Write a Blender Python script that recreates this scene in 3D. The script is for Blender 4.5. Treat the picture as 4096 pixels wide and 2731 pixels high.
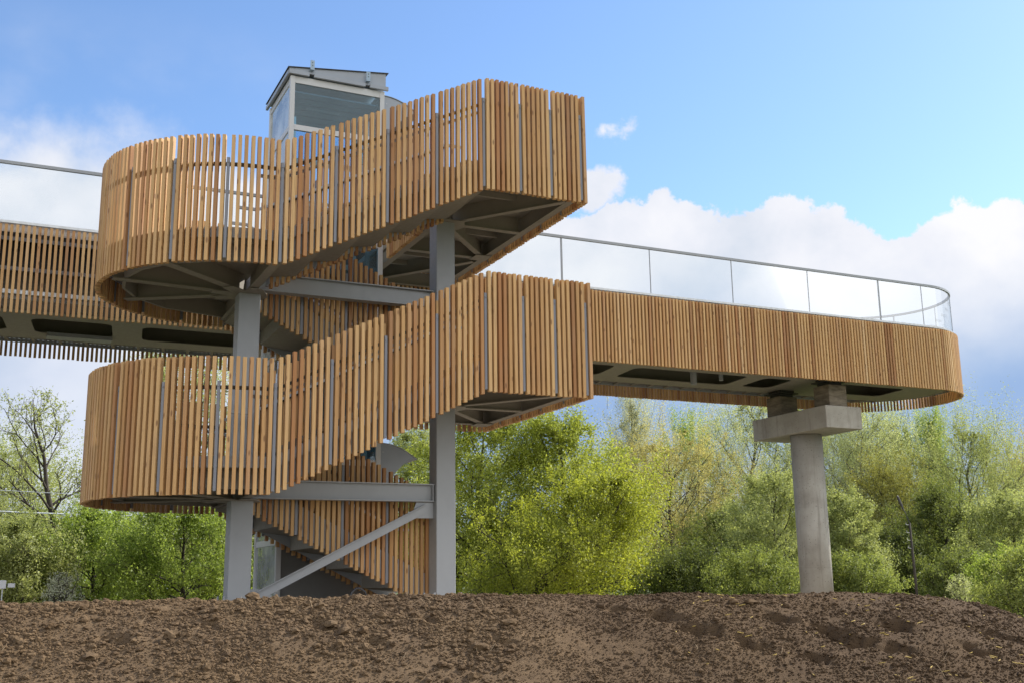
import bpy, math, random
import numpy as np
from mathutils import Vector, Matrix

# ---------------------------------------------------------------- camera, sky, sun, exposure
S = bpy.context.scene
COL = S.collection
for _o in list(bpy.data.objects):
    bpy.data.objects.remove(_o)
rad = math.radians

CAM = np.array([-3.802, -17.716, 0.139])
YAW, PIT, ROL, FPX = rad(25.531), rad(12.396), rad(-0.853), 4408.0
FWD = np.array([math.sin(YAW) * math.cos(PIT), math.cos(YAW) * math.cos(PIT), math.sin(PIT)])
_rt = np.array([math.cos(YAW), -math.sin(YAW), 0.0])
_up = np.cross(_rt, FWD)
RGT = math.cos(ROL) * _rt + math.sin(ROL) * _up
UPV = -math.sin(ROL) * _rt + math.cos(ROL) * _up
cd = bpy.data.cameras.new('camera')
cam = bpy.data.objects.new('camera', cd)
COL.objects.link(cam)
m = Matrix.Identity(4)
for i in range(3):
    m[i][0], m[i][1], m[i][2], m[i][3] = RGT[i], UPV[i], -FWD[i], CAM[i]
cam.matrix_world = m
cd.sensor_width = 36.0
cd.lens = FPX / 4096 * 36.0
cd.clip_start, cd.clip_end = 0.1, 6000
S.camera = cam

SUN_AZ, SUN_EL = rad(84), rad(40)           # azimuth measured from +Y towards +X
sl = bpy.data.lights.new('sun', 'SUN')
sl.energy, sl.angle, sl.color = 4.2, rad(0.53), (1.0, 0.94, 0.84)
sun = bpy.data.objects.new('sun', sl)
COL.objects.link(sun)
sd = Vector((math.sin(SUN_AZ) * math.cos(SUN_EL), math.cos(SUN_AZ) * math.cos(SUN_EL), math.sin(SUN_EL)))
sun.rotation_euler = sd.to_track_quat('Z', 'Y').to_euler()
sun.location = (30, 5, 40)

S.view_settings.view_transform = 'Standard'
S.view_settings.look = 'None'
S.view_settings.gamma = 1
S.view_settings.exposure = 0.8


class NT:
    """small helper around a node tree"""
    def __init__(self, tree):
        self.t = tree
        tree.nodes.clear()

    def n(self, typ, **kw):
        nd = self.t.nodes.new(typ)
        for k, v in kw.items():
            setattr(nd, k, v)
        return nd

    def put(self, sock, v):
        if hasattr(v, 'is_output') or isinstance(v, bpy.types.NodeSocket):
            self.t.links.new(v, sock)
        else:
            sock.default_value = v

    def m(self, op, a, b=0.0, c=None, clamp=False):
        nd = self.n('ShaderNodeMath', operation=op, use_clamp=clamp)
        self.put(nd.inputs[0], a)
        self.put(nd.inputs[1], b)
        if c is not None:
            self.put(nd.inputs[2], c)
        return nd.outputs[0]

    def mr(self, v, a, b, c=0.0, d=1.0, smooth=True):
        nd = self.n('ShaderNodeMapRange', interpolation_type='SMOOTHSTEP' if smooth else 'LINEAR')
        for s, x in zip(nd.inputs[:5], (v, a, b, c, d)):
            self.put(s, x)
        return nd.outputs[0]

    def mix(self, f, a, b, mode='MIX'):
        nd = self.n('ShaderNodeMix', data_type='RGBA', blend_type=mode)
        self.put(nd.inputs[0], f)
        self.put(nd.inputs[6], a)
        self.put(nd.inputs[7], b)
        return nd.outputs[2]

    def noise(self, vec, scale, detail=4.0, rough=0.55, dist=0.0):
        nd = self.n('ShaderNodeTexNoise')
        if vec is not None:
            self.put(nd.inputs['Vector'], vec)
        nd.inputs['Scale'].default_value = scale
        nd.inputs['Detail'].default_value = detail
        nd.inputs['Roughness'].default_value = rough
        nd.inputs['Distortion'].default_value = dist
        return nd.outputs['Fac']

    def mapping(self, vec, scale=(1, 1, 1), loc=(0, 0, 0)):
        nd = self.n('ShaderNodeMapping')
        self.put(nd.inputs['Vector'], vec)
        nd.inputs['Scale'].default_value = scale
        self.put(nd.inputs['Location'], loc)
        return nd.outputs[0]

    def ramp(self, f, stops):
        nd = self.n('ShaderNodeValToRGB')
        cr = nd.color_ramp
        while len(cr.elements) < len(stops):
            cr.elements.new(0.5)
        for e, (p, c) in zip(cr.elements, stops):
            e.position = p
            e.color = (*c, 1)
        self.put(nd.inputs[0], f)
        return nd.outputs[0]


W = bpy.data.worlds.new('World')
S.world = W
W.use_nodes = True
w = NT(W.node_tree)
sky = w.n('ShaderNodeTexSky', sky_type='NISHITA', sun_disc=False)
sky.sun_elevation = SUN_EL
sky.sun_rotation = SUN_AZ
sky.altitude = 0
sky.air_density, sky.dust_density, sky.ozone_density = 1.0, 0.5, 1.6
gen = w.n('ShaderNodeTexCoord').outputs['Generated']
nrm = w.n('ShaderNodeVectorMath', operation='NORMALIZE')
w.put(nrm.inputs[0], gen)
dirv = nrm.outputs[0]
sep = w.n('ShaderNodeSeparateXYZ')
w.put(sep.inputs[0], dirv)
az = w.m('MULTIPLY', w.m('ARCTAN2', sep.outputs[0], sep.outputs[1]), 180 / math.pi)
el = w.m('MULTIPLY', w.m('ARCSINE', sep.outputs[2]), 180 / math.pi)
n1 = w.noise(dirv, 9.0, 9.0, 0.56)
n2 = w.noise(w.mapping(dirv, (1, 1, 1.5), (3.1, 1.7, 0.4)), 4.0, 6.0, 0.5)
n3 = w.noise(w.mapping(dirv, (1, 1, 1), (7.3, 2.2, 1.4)), 20.0, 7.0, 0.6)
# height of the cloud tops over the horizon, by azimuth (degrees)
top = w.m('ADD', 19.4, w.m('MULTIPLY', w.m('SUBTRACT', n1, 0.5), 7.5))
top = w.m('ADD', top, w.m('MULTIPLY', w.m('SUBTRACT', n3, 0.5), 4.2))
left = w.mr(az, 19.0, 4.0)
top = w.m('ADD', top, w.m('MULTIPLY', left, 4.4))
# the sky behind the camera: unseen cloud banks added to light the shaded front
behind = w.mr(w.m('ABSOLUTE', w.m('SUBTRACT', w.m('WRAP', w.m('SUBTRACT', az, 185.0), 180.0, -180.0), 0.0)), 95.0, 62.0)
top = w.m('ADD', top, w.m('MULTIPLY', behind, 34.0))
depth = w.m('SUBTRACT', top, el)
top = w.m('SUBTRACT', top, w.mr(az, 37.0, 50.0, 0.0, 2.6))
depth = w.m('SUBTRACT', top, el)
edge = w.mr(left, 0.0, 1.0, 0.40, 5.0, False)
cover = w.mr(depth, 0.0, edge)
# two separate small puffs right of the tower
def puff(ca, ce, ra, re):
    a = w.m('DIVIDE', w.m('SUBTRACT', az, ca), ra)
    b = w.m('DIVIDE', w.m('SUBTRACT', el, ce), re)
    r = w.m('SQRT', w.m('ADD', w.m('MULTIPLY', a, a), w.m('MULTIPLY', b, b)))
    r = w.m('ADD', r, w.m('MULTIPLY', w.m('SUBTRACT', n3, 0.5), 2.6))
    r = w.m('ADD', r, w.m('MULTIPLY', w.m('SUBTRACT', n1, 0.5), 3.0))
    return w.mr(r, 1.0, 0.55)
cover = w.m('MAXIMUM', cover, puff(30.7, 23.0, 1.5, 1.1))
cover = w.m('MAXIMUM', cover, puff(30.5, 20.2, 1.6, 1.4))
cover = w.m('MAXIMUM', cover, w.m('MULTIPLY', puff(46.8, 31.2, 1.8, 1.0), 0.7))
# thin veil high on the left, open grey-blue gaps low down
veil = w.m('MULTIPLY', w.mr(n2, 0.50, 0.75), w.m('MULTIPLY', w.mr(az, 20.0, 4.0), w.mr(el, 29.0, 22.0)))
cover = w.m('MAXIMUM', cover, w.m('MULTIPLY', veil, 0.55))
lowgap = w.m('MULTIPLY', w.mr(w.m('ADD', el, w.m('MULTIPLY', w.m('SUBTRACT', n2, 0.5), 10.0)), 16.5, 7.5), w.mr(az, 6.0, 24.0, 0.35, 1.0))
white = w.ramp(w.m('ADD', w.m('MULTIPLY', n1, 0.5), w.m('MULTIPLY', n2, 0.5)),
               [(0.36, (0.63, 0.70, 0.81)), (0.50, (0.84, 0.86, 0.93)), (0.60, (0.95, 0.95, 0.98))])
grey = w.ramp(n2, [(0.30, (0.29, 0.44, 0.74)), (0.55, (0.38, 0.53, 0.78)), (0.72, (0.56, 0.66, 0.83))])
lowwhite = w.m('MULTIPLY', w.mr(el, 7.0, 2.0), w.mr(n1, 0.46, 0.62))
grey = w.mix(w.m('MULTIPLY', lowwhite, 0.8), grey, (0.80, 0.83, 0.92, 1))
cloud = w.mix(lowgap, white, grey)
skyc = w.mix(1.0, sky.outputs[0], (0.097, 0.111, 0.127, 1), 'MULTIPLY')
cl = w.mix(1.0, cloud, (0.60, 0.60, 0.60, 1), 'MULTIPLY')
cl = w.mix(behind, cl, (0.84, 0.85, 0.87, 1))
allc = w.mix(cover, skyc, cl)
bg = w.n('ShaderNodeBackground')
w.put(bg.inputs[0], allc)
bg.inputs[1].default_value = 1.0
wo = w.n('ShaderNodeOutputWorld')
w.t.links.new(bg.outputs[0], wo.inputs[0])


# ---------------------------------------------------------------- helpers
def ray(u, v, full=False):
    """direction through a photograph point; u,v on a 2352-wide picture"""
    k = 1.0 if full else 4096 / 2352
    d = FWD + RGT * (u * k - 2048) / FPX - UPV * (v * k - 1365.5) / FPX
    return d


def at(u, v, D):
    """point at horizontal distance D from the camera"""
    d = ray(u, v)
    t = D / math.hypot(d[0], d[1])
    return CAM + d * t


MATS = {}


def mat(name):
    mt = bpy.data.materials.new(name)
    mt.use_nodes = True
    t = NT(mt.node_tree)
    out = t.n('ShaderNodeOutputMaterial')
    return mt, t, out


def principled(name, build):
    mt, t, out = mat(name)
    p = t.n('ShaderNodeBsdfPrincipled')
    t.t.links.new(p.outputs[0], out.inputs[0])
    build(t, p)
    MATS[name] = mt
    return mt


def bump(t, p, height, strength, dist=0.02):
    b = t.n('ShaderNodeBump')
    b.inputs['Strength'].default_value = strength
    b.inputs['Distance'].default_value = dist
    t.put(b.inputs['Height'], height)
    t.t.links.new(b.outputs[0], p.inputs['Normal'])


def larch(t, p):
    geo = t.n('ShaderNodeNewGeometry')
    rnd = geo.outputs['Random Per Island']
    obj = t.n('ShaderNodeTexCoord').outputs['Object']
    off = t.n('ShaderNodeCombineXYZ')
    for k, f in enumerate((37.0, 61.0, 83.0)):
        t.put(off.inputs[k], t.m('MULTIPLY', rnd, f))
    v = t.mapping(obj, (1, 1, 1), off.outputs[0])
    base = t.ramp(rnd, [(0.0, (0.31, 0.145, 0.055)), (0.09, (0.44, 0.235, 0.09)), (0.28, (0.545, 0.33, 0.138)),
                        (0.58, (0.63, 0.405, 0.182)), (0.84, (0.565, 0.34, 0.142)), (0.93, (0.39, 0.18, 0.067)), (1.0, (0.71, 0.49, 0.25))])
    grain = t.noise(t.mapping(v, (70, 70, 2.2)), 1.0, 4.0, 0.6, 0.4)
    broad = t.noise(t.mapping(v, (3, 3, 1.2)), 1.0, 3.0)
    c = t.mix(t.mr(grain, 0.42, 0.66, 0.0, 0.42), base, (0.30, 0.15, 0.06, 1))
    c = t.mix(t.mr(broad, 0.4, 0.7, 0.0, 0.22), c, (0.42, 0.30, 0.19, 1))
    vor = t.n('ShaderNodeTexVoronoi', feature='F1')
    t.put(vor.inputs['Vector'], t.mapping(v, (9, 9, 3.0)))
    vor.inputs['Scale'].default_value = 1.0
    knot = t.mr(vor.outputs['Distance'], 0.19, 0.08)
    c = t.mix(t.m('MULTIPLY', knot, 0.75), c, (0.17, 0.075, 0.03, 1))
    t.put(p.inputs['Base Color'], c)
    p.inputs['Roughness'].default_value = 0.62
    p.inputs['Specular IOR Level'].default_value = 0.35
    bump(t, p, grain, 0.25, 0.004)


def paint(col, rough=0.45):
    def f(t, p):
        obj = t.n('ShaderNodeTexCoord').outputs['Object']
        n = t.noise(t.mapping(obj, (1, 1, 0.6)), 1.7, 5.0, 0.6)
        k = t.noise(obj, 14.0, 3.0)
        c = t.mix(t.mr(n, 0.35, 0.7, 0.0, 0.28), (*col, 1), tuple(x * 0.74 for x in col) + (1,))
        t.put(p.inputs['Base Color'], c)
        t.put(p.inputs['Roughness'], t.mr(k, 0.3, 0.7, rough - 0.07, rough + 0.12))
    return f


def concrete(t, p):
    obj = t.n('ShaderNodeTexCoord').outputs['Object']
    n = t.noise(obj, 1.1, 6.0, 0.62)
    fine = t.noise(obj, 26.0, 4.0, 0.6)
    streak = t.noise(t.mapping(obj, (6, 6, 0.35)), 1.0, 5.0, 0.6)
    c = t.ramp(n, [(0.25, (0.245, 0.225, 0.19)), (0.5, (0.365, 0.345, 0.305)), (0.75, (0.46, 0.44, 0.40))])
    c = t.mix(t.mr(streak, 0.52, 0.74, 0.0, 0.55), c, (0.15, 0.13, 0.11, 1))
    c = t.mix(t.mr(fine, 0.58, 0.75, 0.0, 0.3), c, (0.12, 0.11, 0.10, 1))
    vor = t.n('ShaderNodeTexVoronoi', feature='F1')
    t.put(vor.inputs['Vector'], obj)
    vor.inputs['Scale'].default_value = 11.0
    c = t.mix(t.m('MULTIPLY', t.mr(vor.outputs['Distance'], 0.16, 0.08), 0.6), c, (0.07, 0.065, 0.06, 1))
    sz = t.n('ShaderNodeSeparateXYZ')
    t.put(sz.inputs[0], obj)
    joint = t.m('ABSOLUTE', t.m('SUBTRACT', t.m('FRACT', t.m('MULTIPLY', t.m('ADD', sz.outputs[2], 0.35), 0.62)), 0.5))
    c = t.mix(t.m('MULTIPLY', t.mr(joint, 0.006, 0.002), 0.15), c, (0.12, 0.11, 0.10, 1))
    t.put(p.inputs['Base Color'], c)
    p.inputs['Roughness'].default_value = 0.85
    bump(t, p, fine, 0.35, 0.01)


def soil(t, p):
    obj = t.n('ShaderNodeNewGeometry').outputs['Position']
    geo = t.n('ShaderNodeNewGeometry')
    a = t.noise(obj, 0.8, 5.0, 0.6)
    b = t.noise(obj, 9.0, 6.0, 0.65)
    f = t.noise(obj, 60.0, 5.0, 0.7)
    c = t.ramp(b, [(0.28, (0.080, 0.051, 0.028)), (0.5, (0.130, 0.085, 0.047)), (0.72, (0.19, 0.128, 0.073))])
    c = t.mix(t.mr(a, 0.42, 0.62, 0.0, 0.40), c, (0.10, 0.068, 0.045, 1))
    c = t.mix(t.mr(f, 0.55, 0.75, 0.0, 0.5), c, (0.225, 0.157, 0.090, 1))
    c = t.mix(t.m('MULTIPLY', geo.outputs['Random Per Island'], 0.35), c, (0.24, 0.168, 0.098, 1))
    t.put(p.inputs['Base Color'], c)
    p.inputs['Roughness'].default_value = 0.95
    p.inputs['Specular IOR Level'].default_value = 0.15
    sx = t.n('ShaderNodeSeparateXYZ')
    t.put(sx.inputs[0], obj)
    damp_shade = t.mr(t.m('ADD', sx.outputs[0], t.m('MULTIPLY', t.m('SUBTRACT', a, 0.5), 5.0)), -1.2, 3.0)  # darker towards +x: damp soil and tree shade both put into the colour
    c = t.mix(t.m('MULTIPLY', damp_shade, 0.50), c, t.mix(1.0, c, (0.32, 0.26, 0.21, 1), 'MULTIPLY'))
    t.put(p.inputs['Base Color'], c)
    g2 = t.noise(obj, 130.0, 4.0, 0.65)
    bump(t, p, t.m('ADD', t.m('MULTIPLY', g2, 0.6), f), 1.0, 0.012)


def grass_ground(t, p):
    obj = t.n('ShaderNodeTexCoord').outputs['Object']
    a = t.noise(obj, 0.15, 6.0, 0.6)
    b = t.noise(obj, 5.0, 5.0, 0.6)
    c = t.ramp(a, [(0.3, (0.05, 0.085, 0.02)), (0.5, (0.09, 0.12, 0.03)), (0.7, (0.15, 0.12, 0.065))])
    c = t.mix(t.mr(b, 0.4, 0.7, 0.0, 0.4), c, (0.04, 0.06, 0.015, 1))
    ln = t.n('ShaderNodeVectorMath', operation='LENGTH')
    t.put(ln.inputs[0], obj)
    site = t.mr(t.m('ADD', ln.outputs['Value'], t.m('MULTIPLY', t.m('SUBTRACT', a, 0.5), 12.0)), 24.0, 17.0)
    sand = t.ramp(b, [(0.3, (0.17, 0.135, 0.10)), (0.7, (0.30, 0.25, 0.19))])
    c = t.mix(site, c, sand)
    t.put(p.inputs['Base Color'], c)
    p.inputs['Roughness'].default_value = 0.95
    bump(t, p, b, 0.6, 0.1)


def bark(col):
    def f(t, p):
        obj = t.n('ShaderNodeTexCoord').outputs['Object']
        n = t.noise(t.mapping(obj, (8, 8, 1.6)), 1.0, 5.0, 0.65)
        t.put(p.inputs['Base Color'], t.mix(t.mr(n, 0.3, 0.7), (*[c * 0.55 for c in col], 1), (*[c * 1.35 for c in col], 1)))
        p.inputs['Roughness'].default_value = 0.9
        bump(t, p, n, 0.6, 0.03)
    return f


principled('larch', larch)
principled('steel_paint', paint((0.325, 0.345, 0.37)))
principled('soffit_paint', paint((0.27, 0.25, 0.215), 0.6))
principled('post_steel', paint((0.20, 0.21, 0.245), 0.4))
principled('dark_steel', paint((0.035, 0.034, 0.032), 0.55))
principled('lift_frame', paint((0.52, 0.53, 0.54), 0.35))
principled('lift_panel', paint((0.13, 0.13, 0.125), 0.5))
principled('lift_ceiling', paint((0.19, 0.235, 0.26), 0.4))
principled('roof_sheet', paint((0.30, 0.33, 0.375), 0.35))
principled('galvanised', lambda t, p: (paint((0.55, 0.57, 0.58), 0.38)(t, p), setattr(p.inputs['Metallic'], 'default_value', 0.6)))
principled('bracket_steel', paint((0.30, 0.40, 0.50), 0.3))
principled('white_membrane', paint((0.80, 0.75, 0.71), 0.7))
principled('concrete', concrete)
def stone(t, p):
    obj = t.n('ShaderNodeTexCoord').outputs['Object']
    n = t.noise(t.mapping(obj, (2, 2, 9)), 1.0, 6.0, 0.65, 1.2)
    t.put(p.inputs['Base Color'], t.ramp(n, [(0.3, (0.10, 0.085, 0.062)), (0.55, (0.21, 0.175, 0.13)), (0.75, (0.30, 0.26, 0.20))]))
    p.inputs['Roughness'].default_value = 0.8


principled('pedestal_stone', stone)
principled('soil', soil)
principled('grass_ground', grass_ground)
principled('bark_dark', bark((0.05, 0.042, 0.034)))
principled('bark_grey', bark((0.13, 0.12, 0.10)))
principled('black_rubber', paint((0.02, 0.02, 0.022), 0.35))
principled('white_plastic', paint((0.7, 0.71, 0.72), 0.4))
principled('cable_white', paint((0.5, 0.55, 0.62), 0.5))
principled('catkin', paint((0.50, 0.36, 0.10), 0.8))
principled('dry_stalk', paint((0.32, 0.24, 0.15), 0.9))


def glass(name, tint, refl, haze):
    mt, t, out = mat(name)
    tr = t.n('ShaderNodeBsdfTransparent')
    tr.inputs[0].default_value = (*tint, 1)
    gl = t.n('ShaderNodeBsdfGlossy')
    gl.inputs['Roughness'].default_value = 0.02
    gl.inputs[0].default_value = (1, 1, 1, 1)
    df = t.n('ShaderNodeBsdfDiffuse')
    df.inputs[0].default_value = (0.75, 0.8, 0.8, 1)
    fr = t.n('ShaderNodeFresnel')
    fr.inputs[0].default_value = 1.5
    obj = t.n('ShaderNodeTexCoord').outputs['Object']
    haze_noise = t.noise(obj, 1.3, 5.0, 0.6)
    m1 = t.n('ShaderNodeMixShader')
    t.put(m1.inputs[0], t.mr(haze_noise, 0.3, 0.75, haze * 0.4, haze * 1.6))
    t.t.links.new(tr.outputs[0], m1.inputs[1])
    t.t.links.new(df.outputs[0], m1.inputs[2])
    m2 = t.n('ShaderNodeMixShader')
    t.put(m2.inputs[0], t.m('MULTIPLY', fr.outputs[0], refl))
    t.t.links.new(m1.outputs[0], m2.inputs[1])
    t.t.links.new(gl.outputs[0], m2.inputs[2])
    t.t.links.new(m2.outputs[0], out.inputs[0])
    MATS[name] = mt


glass('rail_glass', (0.96, 0.975, 0.975), 0.30, 0.006)
glass('lift_glass', (0.66, 0.83, 0.91), 0.9, 0.02)
glass('lift_glass_sky_haze', (0.86, 0.92, 0.92), 1.2, 0.45)  # left panes: pale diffuse haze painted in for the bright sky they reflect


def leaf_mat(name, c1, c2, c3, trans=0.58):
    mt, t, out = mat(name)
    geo = t.n('ShaderNodeNewGeometry')
    obj = t.n('ShaderNodeTexCoord').outputs['Object']
    rnd = geo.outputs['Random Per Island']
    big = t.noise(obj, 0.55, 4.0, 0.6)
    f = t.m('ADD', t.m('MULTIPLY', rnd, 0.55), t.m('MULTIPLY', big, 0.55))
    c = t.ramp(f, [(0.22, c1), (0.52, c2), (0.82, c3)])
    d = t.n('ShaderNodeBsdfDiffuse')
    tl = t.n('ShaderNodeBsdfTranslucent')
    t.put(d.inputs[0], c)
    t.put(tl.inputs[0], t.mix(1.0, c, (1.0, 1.0, 0.72, 1), 'MULTIPLY'))
    g = t.n('ShaderNodeBsdfGlossy')
    g.inputs['Roughness'].default_value = 0.45
    g.inputs[0].default_value = (0.8, 0.85, 0.8, 1)
    mx = t.n('ShaderNodeMixShader')
    mx.inputs[0].default_value = trans
    t.t.links.new(d.outputs[0], mx.inputs[1])
    t.t.links.new(tl.outputs[0], mx.inputs[2])
    m2 = t.n('ShaderNodeMixShader')
    m2.inputs[0].default_value = 0.035
    t.t.links.new(mx.outputs[0], m2.inputs[1])
    t.t.links.new(g.outputs[0], m2.inputs[2])
    t.t.links.new(m2.outputs[0], out.inputs[0])
    MATS[name] = mt


leaf_mat('leaf_maple', (0.225, 0.265, 0.038), (0.37, 0.415, 0.060), (0.52, 0.56, 0.10))
leaf_mat('leaf_maple_gold', (0.245, 0.275, 0.034), (0.385, 0.42, 0.050), (0.53, 0.56, 0.080))
leaf_mat('leaf_willow', (0.25, 0.285, 0.095), (0.38, 0.42, 0.150), (0.53, 0.565, 0.23))
leaf_mat('leaf_willow_pale', (0.33, 0.365, 0.175), (0.48, 0.52, 0.26), (0.62, 0.65, 0.36))
leaf_mat('leaf_silver', (0.363, 0.385, 0.275), (0.517, 0.533, 0.396), (0.660, 0.671, 0.528))
leaf_mat('leaf_tan', (0.351, 0.305, 0.111), (0.494, 0.436, 0.156), (0.624, 0.559, 0.221))
leaf_mat('leaf_fresh', (0.208, 0.280, 0.052), (0.325, 0.416, 0.075), (0.442, 0.546, 0.117))
leaf_mat('leaf_mid', (0.163, 0.202, 0.047), (0.260, 0.305, 0.072), (0.390, 0.436, 0.117))
leaf_mat('leaf_dark', (0.098, 0.127, 0.029), (0.163, 0.198, 0.044), (0.260, 0.293, 0.072))
leaf_mat('leaf_rust', (0.175, 0.180, 0.040), (0.265, 0.260, 0.055), (0.36, 0.34, 0.085))


class MB:
    """collects boxes, prisms and tubes; build() links them as one mesh object"""
    def __init__(s):
        s.v, s.f = [], []

    def add(s, vs, fs):
        k = len(s.v)
        s.v += [tuple(float(c) for c in q) for q in vs]
        s.f += [tuple(i + k for i in f) for f in fs]

    def box(s, a, b):
        x0, y0, z0 = a
        x1, y1, z1 = b
        s.add([(x0, y0, z0), (x1, y0, z0), (x1, y1, z0), (x0, y1, z0), (x0, y0, z1), (x1, y0, z1), (x1, y1, z1), (x0, y1, z1)],
              [(0, 3, 2, 1), (4, 5, 6, 7), (0, 1, 5, 4), (1, 2, 6, 5), (2, 3, 7, 6), (3, 0, 4, 7)])

    def obox(s, c, ux, uy, uz):
        """box centred c with half-vectors"""
        c, ux, uy, uz = map(np.asarray, (c, ux, uy, uz))
        P = [c + a * ux + b * uy + d * uz for d in (-1, 1) for a, b in ((-1, -1), (1, -1), (1, 1), (-1, 1))]
        s.add(P, [(0, 3, 2, 1), (4, 5, 6, 7), (0, 1, 5, 4), (1, 2, 6, 5), (2, 3, 7, 6), (3, 0, 4, 7)])

    def bar(s, a, b, wid, hei, up=(0, 0, 1)):
        """rectangular bar from a to b, wid sideways, hei along up"""
        a, b, up = np.asarray(a, float), np.asarray(b, float), np.asarray(up, float)
        d = b - a
        L = np.linalg.norm(d)
        d = d / L
        sdv = np.cross(d, up)
        sdv /= np.linalg.norm(sdv)
        u2 = np.cross(sdv, d)
        s.obox((a + b) / 2, d * L / 2, sdv * wid / 2, u2 * hei / 2)

    def prism(s, poly, z0, z1):
        n = len(poly)
        s.add([(x, y, z0) for x, y in poly] + [(x, y, z1) for x, y in poly],
              [tuple(range(n - 1, -1, -1)), tuple(range(n, 2 * n))] + [(i, (i + 1) % n, n + (i + 1) % n, n + i) for i in range(n)])

    def vprism(s, poly, y0, y1):
        """polygon in x,z extruded along y"""
        n = len(poly)
        s.add([(x, y0, z) for x, z in poly] + [(x, y1, z) for x, z in poly],
              [tuple(range(n)), tuple(range(2 * n - 1, n - 1, -1))] + [(i, n + i, n + (i + 1) % n, (i + 1) % n) for i in range(n)])

    def strip(s, path, wid, hei, closed=False):
        """rectangular rail swept along a 3-D path (kept upright)"""
        P = np.asarray(path, float)
        n = len(P)
        T = np.zeros_like(P)
        T[1:-1] = P[2:] - P[:-2]
        T[0], T[-1] = P[1] - P[0], P[-1] - P[-2]
        T[:, 2] = 0
        T /= np.linalg.norm(T, axis=1)[:, None]
        Nn = np.stack([-T[:, 1], T[:, 0], 0 * T[:, 0]], 1)
        vs = []
        for i in range(n):
            for a, b in ((-1, -1), (1, -1), (1, 1), (-1, 1)):
                vs.append(P[i] + Nn[i] * a * wid / 2 + np.array([0, 0, b * hei / 2]))
        fs = [(0, 1, 2, 3), (4 * n - 1, 4 * n - 2, 4 * n - 3, 4 * n - 4)]
        for i in range(n - 1):
            for k in range(4):
                fs.append((4 * i + k, 4 * i + 4 + k, 4 * i + 4 + (k + 1) % 4, 4 * i + (k + 1) % 4))
        s.add(vs, fs)

    def tube(s, path, radii, sides=6, cap=True):
        P = np.asarray(path, float)
        n = len(P)
        T = np.gradient(P, axis=0)
        T /= np.linalg.norm(T, axis=1)[:, None] + 1e-9
        ref = np.array([0.31, 0.87, 0.12]) if abs(T[0, 2]) > 0.7 else np.array([0, 0, 1.0])
        A = np.cross(T, ref)
        A /= np.linalg.norm(A, axis=1)[:, None] + 1e-9
        B = np.cross(T, A)
        ang = np.arange(sides) * 2 * math.pi / sides
        rr = np.broadcast_to(np.asarray(radii, float), (n,))
        vs = P[:, None, :] + rr[:, None, None] * (np.cos(ang)[None, :, None] * A[:, None, :] + np.sin(ang)[None, :, None] * B[:, None, :])
        fs = [(i * sides + k, i * sides + (k + 1) % sides, (i + 1) * sides + (k + 1) % sides, (i + 1) * sides + k) for i in range(n - 1) for k in range(sides)]
        if cap:
            fs += [tuple(range(sides - 1, -1, -1)), tuple((n - 1) * sides + k for k in range(sides))]
        s.add(vs.reshape(-1, 3), fs)

    def build(s, name, mname, parent=None, bevel=0.0, smooth=False):
        me = bpy.data.meshes.new(name)
        me.from_pydata(s.v, [], s.f)
        me.materials.append(MATS[mname])
        if smooth:
            me.polygons.foreach_set('use_smooth', [True] * len(me.polygons))
        o = bpy.data.objects.new(name, me)
        COL.objects.link(o)
        if parent is not None:
            o.parent = parent
            o.matrix_parent_inverse = Matrix.Translation(-Vector(wpos(parent)))
        if bevel:
            b = o.modifiers.new('bevel', 'BEVEL')
            b.width, b.segments, b.limit_method = bevel, 2, 'ANGLE'
        return o


def wpos(o):
    p = Vector((0, 0, 0))
    while o is not None:
        p += o.location
        o = o.parent if o.parent is None else None
    return p


def tag(o, label, cat, group=None, kind=None):
    if label:
        o['label'] = label
    if cat:
        o['category'] = cat
    if group:
        o['group'] = group
    if kind:
        o['kind'] = kind
    return o


def thing(name, label, cat, loc=(0, 0, 0), group=None):
    o = bpy.data.objects.new(name, None)
    o.empty_display_size = 0.3
    o.location = loc
    COL.objects.link(o)
    return tag(o, label, cat, group)


def child(o, parent):
    o.parent = parent
    return o


# ---------------------------------------------------------------- measured sizes (metres)
R = 2.2                                  # half width of the stair tower
XA, XB, XC = -0.13, 3.185, 5.09          # start of flight, end of flight, end of corner landing
XARC = -0.315
Z1, RISE, SH = 1.414, 1.676, 1.949       # slat underside of lowest round landing, rise per flight, slat length
PITCH, SW, SDP = 0.099, 0.052, 0.084    # slat spacing, width, depth
NB = 9                                   # slots per bay, the ninth is a post
LEV = [Z1 - RISE + RISE * k for k in range(5)]   # underside levels: ground, round 1, corner 1, round 2, corner 2
DECK = 0.50                              # deck surface above slat underside

# ---------------------------------------------------------------- terrain
def vnoise(x, y, seed):
    """value noise on arrays"""
    xi, yi = np.floor(x).astype(int), np.floor(y).astype(int)
    fx, fy = x - xi, y - yi
    fx, fy = fx * fx * (3 - 2 * fx), fy * fy * (3 - 2 * fy)
    def hsh(a, b):
        n = (a * 374761393 + b * 668265263 + seed * 974634777) & 0x7fffffff
        n = ((n ^ (n >> 13)) * 1274126177) & 0x7fffffff
        return ((n ^ (n >> 16)) & 0xffff) / 65535.0
    return (hsh(xi, yi) * (1 - fx) + hsh(xi + 1, yi) * fx) * (1 - fy) + (hsh(xi, yi + 1) * (1 - fx) + hsh(xi + 1, yi + 1) * fx) * fy


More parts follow.
